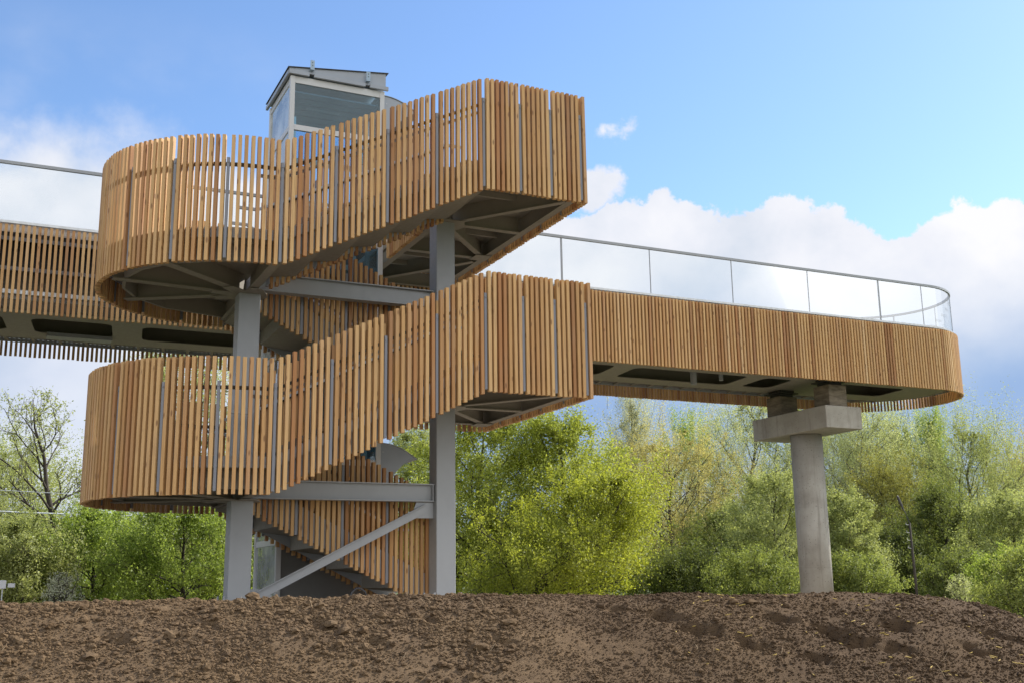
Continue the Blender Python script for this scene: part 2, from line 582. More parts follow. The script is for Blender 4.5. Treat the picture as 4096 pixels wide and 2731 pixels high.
FH = np.array([math.sin(YAW), math.cos(YAW)])      # heading on the ground
RH = np.array([math.cos(YAW), -math.sin(YAW)])
DC = 10.2
_ct, _cz = [], []
for u, v in ((-300, 1400), (0, 1392), (200, 1388), (400, 1384), (560, 1380), (1000, 1372), (1500, 1372), (1900, 1365), (2060, 1367), (2150, 1374), (2230, 1387), (2290, 1403), (2352, 1428), (2500, 1500)):
    d = ray(u, v)
    dh = d[:2] @ FH
    P = CAM + d * DC / dh
    _ct.append((P[:2] - CAM[:2]) @ RH)
    _cz.append(P[2])
HOLES = [(-1.6, 9.45, .16, .07), (-1.15, 9.2, .12, .06), (-0.1, 9.15, .10, .05), (1.2, 9.65, .19, .08), (1.5, 9.35, .17, .09), (1.85, 9.1, .14, .09), (2.15, 9.55, .13, .09), (2.55, 9.4, .14, .10),
         (2.7, 9.2, .16, .11), (3.1, 9.45, .14, .10), (3.0, 9.05, .15, .09), (3.85, 9.35, .15, .10), (0.85, 9.75, .15, .06), (-2.6, 9.5, .14, .05), (-3.3, 9.3, .16, .05), (-0.75, 9.6, .10, .05), (3.6, 9.0, .13, .08), (2.3, 8.95, .14, .08)]


def mound(t, d):
    zc = np.interp(t, _ct, _cz) + .018
    zc = np.where(t > _ct[-1], zc - (t - _ct[-1]) * 0.9, zc)
    q = d - DC
    front = -(np.sqrt(0.16 ** 2 + (0.47 * np.minimum(q, 0)) ** 2) - 0.16)
    back = -0.10 * np.maximum(q, 0) - 0.02 * np.maximum(q, 0) ** 2
    z = zc + front + back
    z = z + 0.08 * (vnoise(t * 1.1, d * 1.1, 3) - .5) * np.clip((DC - d) * 2, 0.15, 1) + 0.032 * (vnoise(t * 3.1, d * 3.1, 5) - .5)
    z = z + np.where(t < -.5, .014, .008) * (vnoise(t * 5, d * 5, 7) - .5) + np.where(t < -.5, .007, .005) * (vnoise(t * 21, d * 21, 9) - .5) + 0.011 * (vnoise(t * 47, d * 47, 11) - .5)
    for ht, hd, hr, hp in HOLES:
        wt = t + .10 * (vnoise(t * 9, d * 9, 41) - .5) + .05 * (vnoise(t * 23, d * 23, 43) - .5)
        wd = d + .10 * (vnoise(t * 9, d * 9, 45) - .5) + .05 * (vnoise(t * 23, d * 23, 47) - .5)
        a = ((wt - ht) + 1.1 * (wd - hd)) / (hr * .72)
        b = ((wd - hd) - 0.3 * (wt - ht)) / (hr * 0.75)
        g = np.exp(-(a * a * 1.6 + b * b * 1.6))
        z = z - hp * 1.4 * np.minimum(g * 1.5, 1) + hp * 0.35 * np.exp(-((a - 1.5) ** 2 * 2 + (b + 0.7) ** 2 * 1.4))
    return np.maximum(z, -1.75 + 0.02 * vnoise(t * 9, d * 9, 2))


tt = np.linspace(-7.5, 8.5, 720)
dd = np.concatenate([np.linspace(5.0, 8.2, 50)[:-1], np.linspace(8.2, 10.6, 190)[:-1], np.linspace(10.6, 14.5, 50)])
TT, DD = np.meshgrid(tt, dd)
ZZ = mound(TT, DD)
XX = CAM[0] + TT * RH[0] + DD * FH[0]
YY = CAM[1] + TT * RH[1] + DD * FH[1]


def grid_mesh(name, X, Y, Z, mname, smooth=True):
    nr, nc = X.shape
    me = bpy.data.meshes.new(name)
    V = np.stack([X.ravel(), Y.ravel(), Z.ravel()], 1).astype(np.float32)
    i = (np.arange(nr - 1)[:, None] * nc + np.arange(nc - 1)[None, :]).ravel()
    F = np.stack([i, i + 1, i + nc + 1, i + nc], 1).astype(np.int32)
    quads(me, V, F, smooth)
    me.materials.append(MATS[mname])
    o = bpy.data.objects.new(name, me)
    COL.objects.link(o)
    return o


def quads(me, V, F, smooth=False):
    k = F.shape[1]
    me.vertices.add(len(V))
    me.vertices.foreach_set('co', V.astype(np.float32).ravel())
    me.loops.add(F.size)
    me.loops.foreach_set('vertex_index', F.astype(np.int32).ravel())
    me.polygons.add(len(F))
    me.polygons.foreach_set('loop_start', np.arange(0, F.size, k, dtype=np.int32))
    me.polygons.foreach_set('use_smooth', np.full(len(F), smooth))
    me.update(calc_edges=True)


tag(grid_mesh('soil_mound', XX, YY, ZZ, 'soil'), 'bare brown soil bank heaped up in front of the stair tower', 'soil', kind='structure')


def ground_z(x, y):
    d = (x - CAM[0]) * FH[0] + (y - CAM[1]) * FH[1]
    s1 = np.clip((d - 6.0) / 6.0, 0, 1)
    s1 = s1 * s1 * (3 - 2 * s1)
    s2 = np.clip((d - 22) / 9.0, 0, 1)
    t = (x - CAM[0]) * RH[0] + (y - CAM[1]) * RH[1]
    s3 = np.clip((t - 5.0) / 2.5, 0, 1) * np.clip((26 - d) / 6, 0, 1)
    return -1.8 + s1 * 1.62 - 1.05 * s2 - 1.1 * s3 * s1 + 0.05 * (vnoise(x * .3, y * .3, 21) - .5) * s1


_e = np.concatenate([-np.geomspace(2500, 60, 14), np.linspace(-55, 90, 140), np.geomspace(95, 2500, 14)])
GX, GY = np.meshgrid(_e, _e)
tag(grid_mesh('ground', GX, GY, ground_z(GX, GY), 'grass_ground'), 'flat grassy ground around the tower', 'ground', kind='structure')

# clods lying over the mound: nobody could count them
rng = np.random.RandomState(4)
_ico = None


def ico():
    global _ico
    if _ico is None:
        p = (1 + 5 ** .5) / 2
        V = np.array([(-1, p, 0), (1, p, 0), (-1, -p, 0), (1, -p, 0), (0, -1, p), (0, 1, p), (0, -1, -p), (0, 1, -p), (p, 0, -1), (p, 0, 1), (-p, 0, -1), (-p, 0, 1)], float)
        V /= np.linalg.norm(V[0])
        F = [(0, 11, 5), (0, 5, 1), (0, 1, 7), (0, 7, 10), (0, 10, 11), (1, 5, 9), (5, 11, 4), (11, 10, 2), (10, 7, 6), (7, 1, 8), (3, 9, 4), (3, 4, 2), (3, 2, 6), (3, 6, 8), (3, 8, 9), (4, 9, 5), (2, 4, 11), (6, 2, 10), (8, 6, 7), (9, 8, 1)]
        # one subdivision
        V = list(map(tuple, V))
        mid = {}
        def md(a, b):
            k = (min(a, b), max(a, b))
            if k not in mid:
                q = (np.array(V[a]) + np.array(V[b])) / 2
                V.append(tuple(q / np.linalg.norm(q)))
                mid[k] = len(V) - 1
            return mid[k]
        G = []
        for a, b, c in F:
            x, y, z = md(a, b), md(b, c), md(c, a)
            G += [(a, x, z), (b, y, x), (c, z, y), (x, y, z)]
        _ico = (np.array(V), np.array(G))
    return _ico


def clods():
    VB, FB = ico()
    VS = VB[:12]
    FS = np.array([(0, 11, 5), (0, 5, 1), (0, 1, 7), (0, 7, 10), (0, 10, 11), (1, 5, 9), (5, 11, 4), (11, 10, 2), (10, 7, 6), (7, 1, 8), (3, 9, 4), (3, 4, 2), (3, 2, 6), (3, 6, 8), (3, 8, 9), (4, 9, 5), (2, 4, 11), (6, 2, 10), (8, 6, 7), (9, 8, 1)])
    Vs, Fs = [], []
    k = 0
    for n, V0, F0, lo, hi, al in ((90000, VS, FS, .0050, .013, 2.6), (14000, VS, FS, .010, .024, 2.4), (1500, VB, FB, .018, .045, 2.6)):
        t = rng.uniform(-5.6, 6.6, n)
        d = rng.uniform(8.3, 10.45, n)
        size = np.clip(lo * (1 + .45 * rng.pareto(al, n)), lo, hi) * np.where(t < 0.0, 1.15, 0.85)
        clump = vnoise(t * 2.3, d * 2.3, 31) * .6 + vnoise(t * 7, d * 7, 33) * .4
        keep = rng.rand(n) < np.clip((clump - .15) * 2.4, .35, 1)
        if lo > .015:
            keep &= rng.rand(n) < np.where(t < 0, 1, .30)
        t, d, size = t[keep], d[keep], size[keep]
        n = len(t)
        z = mound(t, d)
        r = np.clip(1 + .17 * rng.randn(n, len(V0), 1), .6, 1.45)
        sc = size[:, None, None] * np.stack([rng.uniform(.8, 1.5, n), rng.uniform(.8, 1.3, n), rng.uniform(.6, .95, n)], 1)[:, None, :]
        P = V0[None] * r * sc
        a_ = rng.uniform(0, 6.28, n)[:, None]
        P = np.stack([P[..., 0] * np.cos(a_) - P[..., 1] * np.sin(a_), P[..., 0] * np.sin(a_) + P[..., 1] * np.cos(a_), P[..., 2]], 2)
        C = np.stack([CAM[0] + t * RH[0] + d * FH[0], CAM[1] + t * RH[1] + d * FH[1], z + size * .30], 1)
        Vs.append((P + C[:, None, :]).reshape(-1, 3))
        Fs.append((F0[None] + (np.arange(n) * len(V0))[:, None, None]).reshape(-1, 3) + k)
        k += n * len(V0)
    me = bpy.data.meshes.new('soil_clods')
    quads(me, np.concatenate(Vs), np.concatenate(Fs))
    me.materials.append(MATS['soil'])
    o = bpy.data.objects.new('soil_clods', me)
    COL.objects.link(o)
    tag(o, 'loose clods and crumbs of dry soil strewn over the bank', 'soil clods', kind='stuff')


clods()


def mound_point(t, d):
    z = float(mound(np.array([t]), np.array([d]))[0])
    return np.array([CAM[0] + t * RH[0] + d * FH[0], CAM[1] + t * RH[1] + d * FH[1], z])


def litter():
    b = MB()
    for _ in range(150):
        t, d = rng.uniform(1.3, 5.2), rng.uniform(8.2, 10.1)
        P = mound_point(t, d) + np.array([0, 0, 0.012])
        a = rng.uniform(0, 6.28)
        L = rng.uniform(.012, .032)
        u = np.array([math.cos(a), math.sin(a), 0.2])
        q = np.array([-math.sin(a), math.cos(a), 0.0]) * L * rng.uniform(-.5, .5)
        b.tube([P - u * L, P + q * .6, P + u * L], [.003, .0042, .003], 5)
    tag(b.build('fallen_catkins', 'catkin'), 'yellow fallen catkins scattered over the right half of the soil bank', 'catkins', kind='stuff')
    b = MB()
    for _ in range(120):
        t, d = rng.uniform(-4.6, 4.5), rng.uniform(8.3, 10.35)
        P = mound_point(t, d)
        a = rng.uniform(0, 6.28)
        L = rng.uniform(.02, .09)
        u = np.array([math.cos(a), math.sin(a), rng.uniform(0.1, 1.4)])
        b.tube([P, P + u * L * .5 + np.array([.004, 0, .006]), P + u * L], [.0022, .0017, .0009], 4)
    tag(b.build('dry_stalks', 'dry_stalk'), 'thin dry stalks and straws sticking out of the soil bank', 'dry stalks', kind='stuff')


litter()

# ---------------------------------------------------------------- stair tower
def arc_pts(r, a0, a1, n):
    return [(XARC + r * math.cos(a), r * math.sin(a)) for a in np.linspace(a0, a1, n)]


def path_len(P):
    P = np.asarray(P)
    return np.concatenate([[0], np.cumsum(np.linalg.norm(np.diff(P[:, :2], axis=0), axis=1))])


def along(P, s):
    """points, tangents along a 3-D polyline by plan length s"""
    P = np.asarray(P, float)
    L = path_len(P)
    out = np.stack([np.interp(s, L, P[:, k]) for k in range(3)], 1)
    i = np.clip(np.searchsorted(L, s, side='right') - 1, 0, len(P) - 2)
    T = P[i + 1] - P[i]
    T[:, 2] = 0
    T /= np.linalg.norm(T, axis=1)[:, None]
    return out, T


prng = np.random.RandomState(12)
_post_mesh = {}


def post_object(h, parent):
    key = round(h, 2)
    if key not in _post_mesh:
        b = MB()
        b.box((-.021, -.006, 0), (.021, .05, h))
        b.tube([(0, -.013, h - .07), (0, -.022, h - .07)], .011, 8)
        me = bpy.data.meshes.new('post')
        me.from_pydata(b.v, [], b.f)
        me.materials.append(MATS['post_steel'])
        _post_mesh[key] = me
    o = bpy.data.objects.new('post', _post_mesh[key])
    COL.objects.link(o)
    o.parent = parent
    return o


def slat_screen(name, path, parent, out=1, posts=None, pitch=PITCH, H=SH, post_h=(0.05, 1.60), rails=((1.52, .045, .05), (0.46, .02, .16)), skip=None, wid=SW):
    """upright slats along path (slat-underside line, path = outer face).
    out=+1: the outer side is on the right of travel. Posts take a slot of their own."""
    P = np.asarray(path, float)
    L = path_len(P)[-1]
    EX = 0.40                                   # a post widens the gap it stands in by this share of a slat step
    if posts == 'bays':
        nb = max(1, int(round(L / (8 * pitch + EX * pitch))))
        counts = [8] * nb
    elif posts is not None:
        counts = list(posts)
    else:
        counts = [max(2, int(round(L / pitch)))]
    n = sum(counts)
    npst = len(counts) if posts is not None else 0
    st = L / (n + EX * npst)
    s, ps, x = [], [], 0.0
    for c in counts:
        for _ in range(c):
            s.append(x + st / 2)
            x += st
        if npst:
            ps.append(x + st * (EX / 2))
            x += st * EX
    if posts is not None and posts != 'bays':     # landing: the last post stands before the final slat
        s[-1] = L - st / 2 + .004
        ps[-1] = L - st - st * EX / 2
    s, ps = np.array(s), np.array(ps)
    C, T = along(P, s)
    b = MB()
    N = np.stack([T[:, 1], -T[:, 0], 0 * T[:, 0]], 1) * out
    for i in range(n):
        z0 = C[i, 2] + prng.uniform(-.006, .006)
        tw = prng.uniform(-.03, .03)
        t2 = T[i] * math.cos(tw) + N[i] * math.sin(tw)
        n2 = N[i] * math.cos(tw) - T[i] * math.sin(tw)
        c = C[i] - n2 * (SDP / 2)
        c[2] = z0 + H / 2
        lean = prng.uniform(-.004, .004)
        b.obox(c, t2 * wid / 2, n2 * SDP / 2, np.array([T[i, 0] * lean, T[i, 1] * lean, 1.0]) * H / 2)
    o = b.build(name, 'larch', parent)
    if npst:
        C2, T2 = along(P, ps)
        N2 = np.stack([T2[:, 1], -T2[:, 0], 0 * T2[:, 0]], 1) * out
        for i in range(npst):
            q = post_object(post_h[1] - post_h[0], o)
            pp = C2[i] - N2[i] * 0.034
            pp[2] = C2[i, 2] + post_h[0]
            q.location = pp
            q.rotation_euler = (0, 0, math.atan2(N2[i, 0], -N2[i, 1]))
    for zc, wr, hr in rails:
        rb = MB()
        m_ = max(2, int(L / 0.3))
        pts, tn = along(P, np.linspace(0.01, L - 0.01, m_))
        nn = np.stack([tn[:, 1], -tn[:, 0], 0 * tn[:, 0]], 1) * out
        pts = pts - nn * (SDP + wr / 2 + 0.002)
        pts[:, 2] += zc
        rb.strip(pts, wr, hr)
        rb.build('handrail' if zc > 1 else 'fixing_rail', 'dark_steel' if zc > 1 else 'steel_paint', o)
    return o


tower = thing('stair_tower', 'open stair tower of larch slats and grey steel winding around two square columns', 'stair tower', (XA, 0, -0.18))

# columns
for cx in (XA - 0.02, 3.29):
    b = MB()
    b.box((cx - .175, -.175, -0.16), (cx + .175, .175, (LEV[3] if cx < 1 else LEV[4]) + 0.07))
    c = b.build('column', 'steel_paint', tower, bevel=.012)
    b = MB()
    b.box((cx - .30, -.30, -0.19), (cx + .30, .30, -0.165))
    for ax, ay in ((-.24, -.24), (.24, -.24), (.24, .24), (-.24, .24)):
        b.tube([(cx + ax, ay, -.165), (cx + ax, ay, 0.02)], .018, 8)
    b.build('base_plate', 'steel_paint', c)
    for zz in ((LEV[1], LEV[3]) if cx < 1 else (LEV[2], LEV[4])):
        b = MB()
        if zz == (LEV[3] if cx < 1 else LEV[4]):
            b.box((cx - .23, -.23, zz + .07), (cx + .23, .23, zz + .10))
        else:
            for a0, b0 in (((-.23, -.23), (.23, -.177)), ((-.23, .177), (.23, .23)), ((-.23, -.177), (-.177, .177)), ((.177, -.177), (.23, .177))):
                b.box((cx + a0[0], a0[1], zz + .07), (cx + b0[0], b0[1], zz + .10))
        b.build('head_plate', 'soffit_paint', c)

# I-beams between the columns
for zb in (1.527, 4.925):
    b = MB()
    x0, x1 = XA + .16, 3.11
    b.box((x0, -.012, zb + .018), (x1, .012, zb + .282))
    b.box((x0, -.095, zb), (x1, .095, zb + .017))
    b.box((x0, -.095, zb + .283), (x1, .095, zb + .30))
    b.box((x1 - .03, -.09, zb + .018), (x1 - .012, -.013, zb + .282))
    b.build('cross_beam', 'steel_paint', tower)

# diagonal brace
b = MB()
p0, p1 = np.array([0.10, -.06, -0.02]), np.array([2.98, -.06, 1.42])
b.bar(p0, p1, .012, .135)
dv = (p1 - p0) / np.linalg.norm(p1 - p0)
upn = np.array([-dv[2], 0, dv[0]])
b.bar(p0 + upn * .07 - np.array([0, .035, 0]), p1 + upn * .07 - np.array([0, .035, 0]), .075, .012, up=upn)
br = b.build('diagonal_brace', 'steel_paint', tower)
b = MB()
b.vprism([(2.80, 1.515), (3.11, 1.515), (3.11, 1.25), (2.70, 1.25)], -.045, -.032)
b.build('gusset', 'steel_paint', br)
b = MB()
b.vprism([(.05, -.16), (.05, .12), (.34, .12), (.46, -.16)], -.045, -.032)
b.build('gusset', 'steel_paint', br)

RIN = R - .11     # inner face of slats


def beam_flat(b, a, c, zb, w_=.13, h_=.30):
    if h_ < .2:
        b.bar((a[0], a[1], zb + .08 + h_ / 2), (c[0], c[1], zb + .08 + h_ / 2), w_, h_)
        return
    b.bar((a[0], a[1], zb + .089), (c[0], c[1], zb + .089), w_, .018)
    b.bar((a[0], a[1], zb + .098 + (h_ - .018) / 2), (c[0], c[1], zb + .098 + (h_ - .018) / 2), .014, h_ - .018)


def round_landing(zb, which):
    """half-disc landing fanning out from the left column"""
    d = MB()
    poly = [(XA, -RIN + .02)] + [(x, y) for x, y in arc_pts(RIN - .02, -math.pi / 2, -3 * math.pi / 2, 29)] + [(XA, RIN - .02)]
    poly = poly[::-1]
    d.prism(poly, zb + .385, zb + .50)
    o = d.build('round_landing', 'soffit_paint', tower)
    e = MB()
    ring = [(XA + .05, -RIN + .20)] + [(XARC + (RIN - .30) * math.cos(rad(a)), (RIN - .30) * math.sin(rad(a))) for a in (-112, -135, -155, -175, -194, -214, -238)] + [(XA + .05, RIN - .20)]
    e.strip([(x, y, zb + .245) for x, y in ring], .05, .275)
    e.build('edge_beam', 'soffit_paint', o)
    for i, a in enumerate((-135, -175, 146)):
        q = MB()
        r0, r1 = .16 + .01 * i, RIN - .12
        ca, sa = math.cos(rad(a)), math.sin(rad(a))
        beam_flat(q, (XA + r0 * ca, r0 * sa), (XARC + r1 * ca, r1 * sa), zb + .002 * i, .16)
        q.build('rib', 'soffit_paint', o)
    for y0, y1 in ((-.18, -RIN + .12), (.18, RIN - .12)):
        q = MB()
        beam_flat(q, (XA - .02, y0), (XA - .02, y1), zb + .004, .15, .29)
        q.build('rib', 'soffit_paint', o)
    g = MB()
    star = []
    for a_, rr_ in ((-175, .62), (-155, .36), (-135, .62), (-112, .34), (-90, .5), (-45, .33), (0, .30), (45, .33), (90, .5), (118, .34), (146, .62), (166, .36)):
        w_ = .10 if rr_ > .45 else 0
        if w_:
            for sg in (-1, 1):
                star.append((XA + rr_ * math.cos(rad(a_)) - sg * w_ * math.sin(rad(a_)), rr_ * math.sin(rad(a_)) + sg * w_ * math.cos(rad(a_))))
        else:
            star.append((XA + rr_ * math.cos(rad(a_)), rr_ * math.sin(rad(a_))))
    g.prism(star, zb + .060, zb + .069)
    g.build('gusset_plate', 'soffit_paint', o)
    return o


round_landing(LEV[1], 1)
round_landing(LEV[3], 3)


def corner_landing(zb, top):
    y1 = 4.15 if top else RIN - .05
    d = MB()
    d.prism([(XB - .03, -RIN + .03), (XC - .12, -RIN + .03), (XC - .12, y1), (XB - .03, y1)], zb + .385, zb + .50)
    o = d.build('corner_landing', 'soffit_paint', tower)
    xr, xl = XC - .20, XB + .02
    def part(name, a, c, w_=.13, dz=0.0, h_=.30):
        q = MB()
        beam_flat(q, a, c, zb + dz, w_, h_)
        q.build(name, 'soffit_paint', o)
    part('edge_beam', (xr, -RIN + .14), (xr, y1 - .02), .14)
    part('edge_beam', (xl, -RIN + .14), (xl, -.19), .14)
    part('edge_beam', (xl, .19), (xl, y1 - .02), .14)
    part('edge_beam', (xl - .07, -RIN + .08), (xr + .07, -RIN + .08), .12)
    part('edge_beam', (xl + .07, RIN - .32), (xr - .07, RIN - .32), .13, .002)
    part('rib', (3.46, -.10), (xr - .06, -RIN + .22), .12, .003)
    part('rib', (3.46, 0), (xr - .07, 0), .13, .002)
    part('rib', (3.44, .14), (xr - .1, RIN - .44), .12, .003)
    part('joist', (xl + .08, -1.1), (xr - .08, -1.1), .06, .2, .10)
    part('joist', (xl + .08, .95), (xr - .08, .95), .06, .2, .10)
    if top:
        part('rib', (xr - .1, 2.05), (xl + .2, 4.0), .12, .003)
        part('joist', (xl + .08, 2.7), (xr - .08, 2.7), .06, .2, .10)
        part('joist', (xl + .08, 3.4), (xr - .08, 3.4), .06, .2, .10)
        part('edge_beam', (xl - .07, y1 + .03), (xr + .07, y1 + .03), .1)
    g = MB()
    g.prism([(3.05, -.30), (3.6, -.32), (3.72, -.02), (3.62, .30), (3.05, .30)], zb + .060, zb + .069)
    g.build('gusset_plate', 'soffit_paint', o)
    g = MB()
    g.prism([(xr - .28, RIN - .62), (xr + .06, RIN - .62), (xr + .06, RIN - .26), (xr - .28, RIN - .26)], zb + .060, zb + .069)
    g.build('gusset_plate', 'soffit_paint', o)


corner_landing(LEV[2], False)
corner_landing(LEV[4], True)

NST = 10


def stair_flight(k):
    """flight k rises from LEV[k] to LEV[k+1]; odd flights run at the front towards +x"""
    z0 = LEV[k] + DECK
    front = k % 2 == 1
    xs, xe = (XA, XB) if front else (XB, XA)
    y0, y1 = (-RIN + .06, -.36) if front else (.36, RIN - .06)
    run, rise = (xe - xs) / NST, RISE / NST
    o = None
    b = MB()
    poly, low = [], []
    for i in range(NST):
        xa, xb, z = xs + run * i, xs + run * (i + 1), z0 + rise * (i + 1)
        th = .045
        b.box((min(xa, xb) + .001, y0, z - th), (max(xa, xb) - .001, y1, z))
        b.box((min(xa, xa + math.copysign(.03, run)), y0, z - rise + .001), (max(xa, xa + math.copysign(.03, run)), y1, z - th - .001))
    o = b.build('stair_flight', 'soffit_paint', tower)
    for ys in (y0 - .025, y1 + .025):
        s = MB()
        ya, yb = ys - .012, ys + .012
        pts = [(xs, z0 - .42), (xe, z0 + RISE - .42), (xe, z0 + RISE + .06), (xs, z0 + .06)]
        if not front:
            pts = pts[::-1]
        s.vprism(pts, ya, yb)
        s.build('stringer', 'steel_paint', o)
    # flat soffit plates hung under every second step, as seen from below
    s = MB()
    for i in range(0, NST, 2):
        xa, xb = xs + run * i, xs + run * (i + 2)
        za = z0 + rise * i - .22
        s.add([(xa, y0 + .02, za), (xb, y0 + .02, za + rise * .55), (xb, y1 - .02, za + rise * .55), (xa, y1 - .02, za),
               (xa, y0 + .02, za + .02), (xb, y0 + .02, za + rise * .55 + .02), (xb, y1 - .02, za + rise * .55 + .02), (xa, y1 - .02, za + .02)],
              [(0, 3, 2, 1), (4, 5, 6, 7), (0, 1, 5, 4), (1, 2, 6, 5), (2, 3, 7, 6), (3, 0, 4, 7)])
        s.box((xb - .012, y0 + .02, za + rise * .55), (xb + .012, y1 - .02, za + 2 * rise))
    s.build('step_soffit', 'soffit_paint', o)
    return o


for k in range(4):
    stair_flight(k)


def z_flight(k, x):
    f = (x - XA) / (XB - XA)
    if k % 2 == 0:
        f = 1 - f
    return LEV[k] + RISE * f


# outer slat screens: one unbroken spiral, cut into its straight and round lengths
for k in range(4):
    if k % 2:
        p = [(XA, -R, LEV[k]), (XB, -R, LEV[k + 1])]
        slat_screen('flight_slat_screen', p, tower, 1, 'bays')
    else:
        p = [(XB, R, LEV[k]), (XA, R, LEV[k + 1])]
        slat_screen('flight_slat_screen', p, tower, 1, 'bays')
for lv in (LEV[1], LEV[3]):
    p = [(XA, R, lv)] + [(x, y, lv) for x, y in arc_pts(R, math.pi / 2, 3 * math.pi / 2, 73)] + [(XA, -R, lv)]
    slat_screen('round_slat_screen', p, tower, 1, 'bays')
for k in (2, 4):
    lv = LEV[k]
    slat_screen('landing_slat_screen', [(XB, -R, lv), (XC, -R, lv)], tower, 1, [7, 6, 7])
    yb = R if k == 2 else 4.22
    slat_screen('landing_slat_screen', [(XC, -R + .08, lv), (XC, yb, lv)], tower, 1, 'bays')
slat_screen('landing_slat_screen', [(XC - .09, R, LEV[2]), (XB, R, LEV[2])], tower, 1, 'bays')
slat_screen('landing_slat_screen', [(2.98, 2.2, LEV[4]), (2.98, .36, LEV[4])], tower, 1, None)

# inner slat screens along the stair well, with a flat handrail on the stair side
for k in range(4):
    yy = -.27 if k % 2 else .27
    a, c = (XA + .20, XB + .02)
    if k % 2:
        p = [(c, yy, z_flight(k, c)), (a, yy, z_flight(k, a))]
    else:
        p = [(a, yy, z_flight(k, a)), (c, yy, z_flight(k, c))]
    slat_screen('inner_slat_screen', p, tower, 1 if k % 2 == 0 else 1, 'bays', rails=((1.40, .012, .06),))
# flat inner handrails
for k in range(4):
    front = k % 2 == 1
    for yy in ((-.42, -RIN + .12) if front else (.42, RIN - .12)):
        b = MB()
        xs, xe = (XA, XB) if front else (XB, XA)
        za, zc = LEV[k] + DECK + .92, LEV[k + 1] + DECK + .92
        e = .3 if front else -.3
        b.strip([(xs - e, yy, za), (xs, yy, za), (xe, yy, zc), (xe + e, yy, zc)], .045, .045)
        b.build('stair_handrail', 'steel_paint', tower)
# concrete plinth under the first flight
b = MB()
b.box((2.9, .3, -.35), (4.0, 2.1, -.10))
b.build('plinth', 'concrete', tower, bevel=.015)

# ---------------------------------------------------------------- lift tower
lift = thing('lift_tower', 'glazed lift tower with a sloping grey roof behind the upper flight of the stair', 'lift tower', (1.98, 3.2, -0.18))
LX0, LX1, LY0, LY1, LZT = 1.0, 2.95, 2.30, 4.10, 10.02
PW = .095
for (x0, y0) in ((LX0, LY0), (LX1 - PW, LY0), (LX0, LY1 - PW), (LX1 - PW, LY1 - PW)):
    b = MB()
    b.box((x0, y0, -.2), (x0 + PW, y0 + PW, LZT))
    b.build('corner_post', 'lift_frame', lift, bevel=.006)
rails_z = [0.95, 2.42, 4.45, 6.72, 8.945]
for face in range(4):
    for z in rails_z + [LZT - .07]:
        b = MB()
        h2 = .055 if z < LZT - .1 else .07
        if face == 0:
            b.box((LX0 + PW, LY0 + .015, z - h2), (LX1 - PW, LY0 + .08, z + h2))
        elif face == 1:
            b.box((LX0 + .015, LY0 + PW, z - h2), (LX0 + .08, LY1 - PW, z + h2))
        elif face == 2:
            b.box((LX1 - .08, LY0 + PW, z - h2), (LX1 - .015, LY1 - PW, z + h2))
        else:
            b.box((LX0 + PW, LY1 - .08, z - h2), (LX1 - PW, LY1 - .015, z + h2))
        b.build('transom', 'lift_frame', lift)
zs_ = [-.2] + rails_z + [LZT - .07]
for face in range(3):
    for a, c in zip(zs_[:-1], zs_[1:]):
        g = MB()
        a2, c2 = a + .055, c - .055
        if face == 0:
            g.box((LX0 + PW, LY0 + .03, a2), (LX1 - PW, LY0 + .045, c2))
            solid = c <= 2.5
        elif face == 1:
            g.box((LX0 + .03, LY0 + PW, a2), (LX0 + .045, LY1 - PW, c2))
            solid = False
        else:
            g.box((LX1 - .045, LY0 + PW, a2), (LX1 - .03, LY1 - PW, c2))
            solid = c <= 2.5 or 6.8 < c < 9
        g.build('wall_panel' if solid else 'glass_pane', 'lift_panel' if solid else ('lift_glass_sky_haze' if face == 1 else 'lift_glass'), lift)
g = MB()
g.box((LX0 + PW, LY1 - .045, -.15), (LX1 - PW, LY1 - .03, 8.0))
g.build('wall_panel', 'lift_panel', lift)
g = MB()
g.box((LX0 + PW, LY1 - .045, 9.0), (LX1 - PW, LY1 - .03, LZT - .14))
g.build('glass_pane', 'lift_glass', lift)
# guide rails, ceiling boards with small holes, cabin
b = MB()
for y in (2.75, 3.65):
    b.box((LX1 - .22, y - .03, -.15), (LX1 - .14, y + .03, 9.5))
b.box((LX0 + .2, LY0 + .55, -.15), (LX0 + .27, LY0 + .62, 9.4))
b.build('guide_rail', 'galvanised', lift)
b = MB()
for i in range(6):
    y = LY0 + .11 + i * .27
    b.box((LX0 + .11, y, 9.72 + .006 * (i % 2)), (LX1 - .11, y + .232, 9.75))
ce = b.build('ceiling_boards', 'lift_ceiling', lift)
b = MB()
for r in range(2):
    for i in range(12):
        x, y = LX0 + .55 + i * .06, LY0 + .75 + r * .06
        b.tube([(x, y, 9.716), (x, y, 9.7205)], .013, 8)
b.build('vent_hole', 'white_plastic', ce)
# roof: wedge rising to the right, fascia, gutter strip, edge sheet
b = MB()
rx0, rx1, ry0, ry1 = LX0 - .03, LX1 + .05, LY0 - .03, LY1 + .09
b.vprism([(rx0, LZT + .095), (rx1 - .03, LZT + .075), (rx1 - .03, LZT + .40), (rx0, LZT + .155)], ry0 + .03, ry1 - .03)
rf = b.build('roof', 'roof_sheet', lift)
b = MB()
b.vprism([(rx0 - .03, LZT + .15), (rx1 + .02, LZT + .405), (rx1 + .02, LZT + .42), (rx0 - .03, LZT + .165)], ry0 - .0, ry1 + .02)
b.build('roof_edge', 'dark_steel', rf)
b = MB()
for xa, xb in ((rx0 - .01, 1.36), (1.46, 2.52), (2.62, rx1 + .01)):
    b.box((xa, ry0 - .035, LZT + .012), (xb, ry0 + .025, LZT + .09))
b.box((rx0 - .03, ry0 + .03, LZT + .012), (rx0 + .02, ry1, LZT + .09))
b.build('gutter_strip', 'roof_sheet', rf)
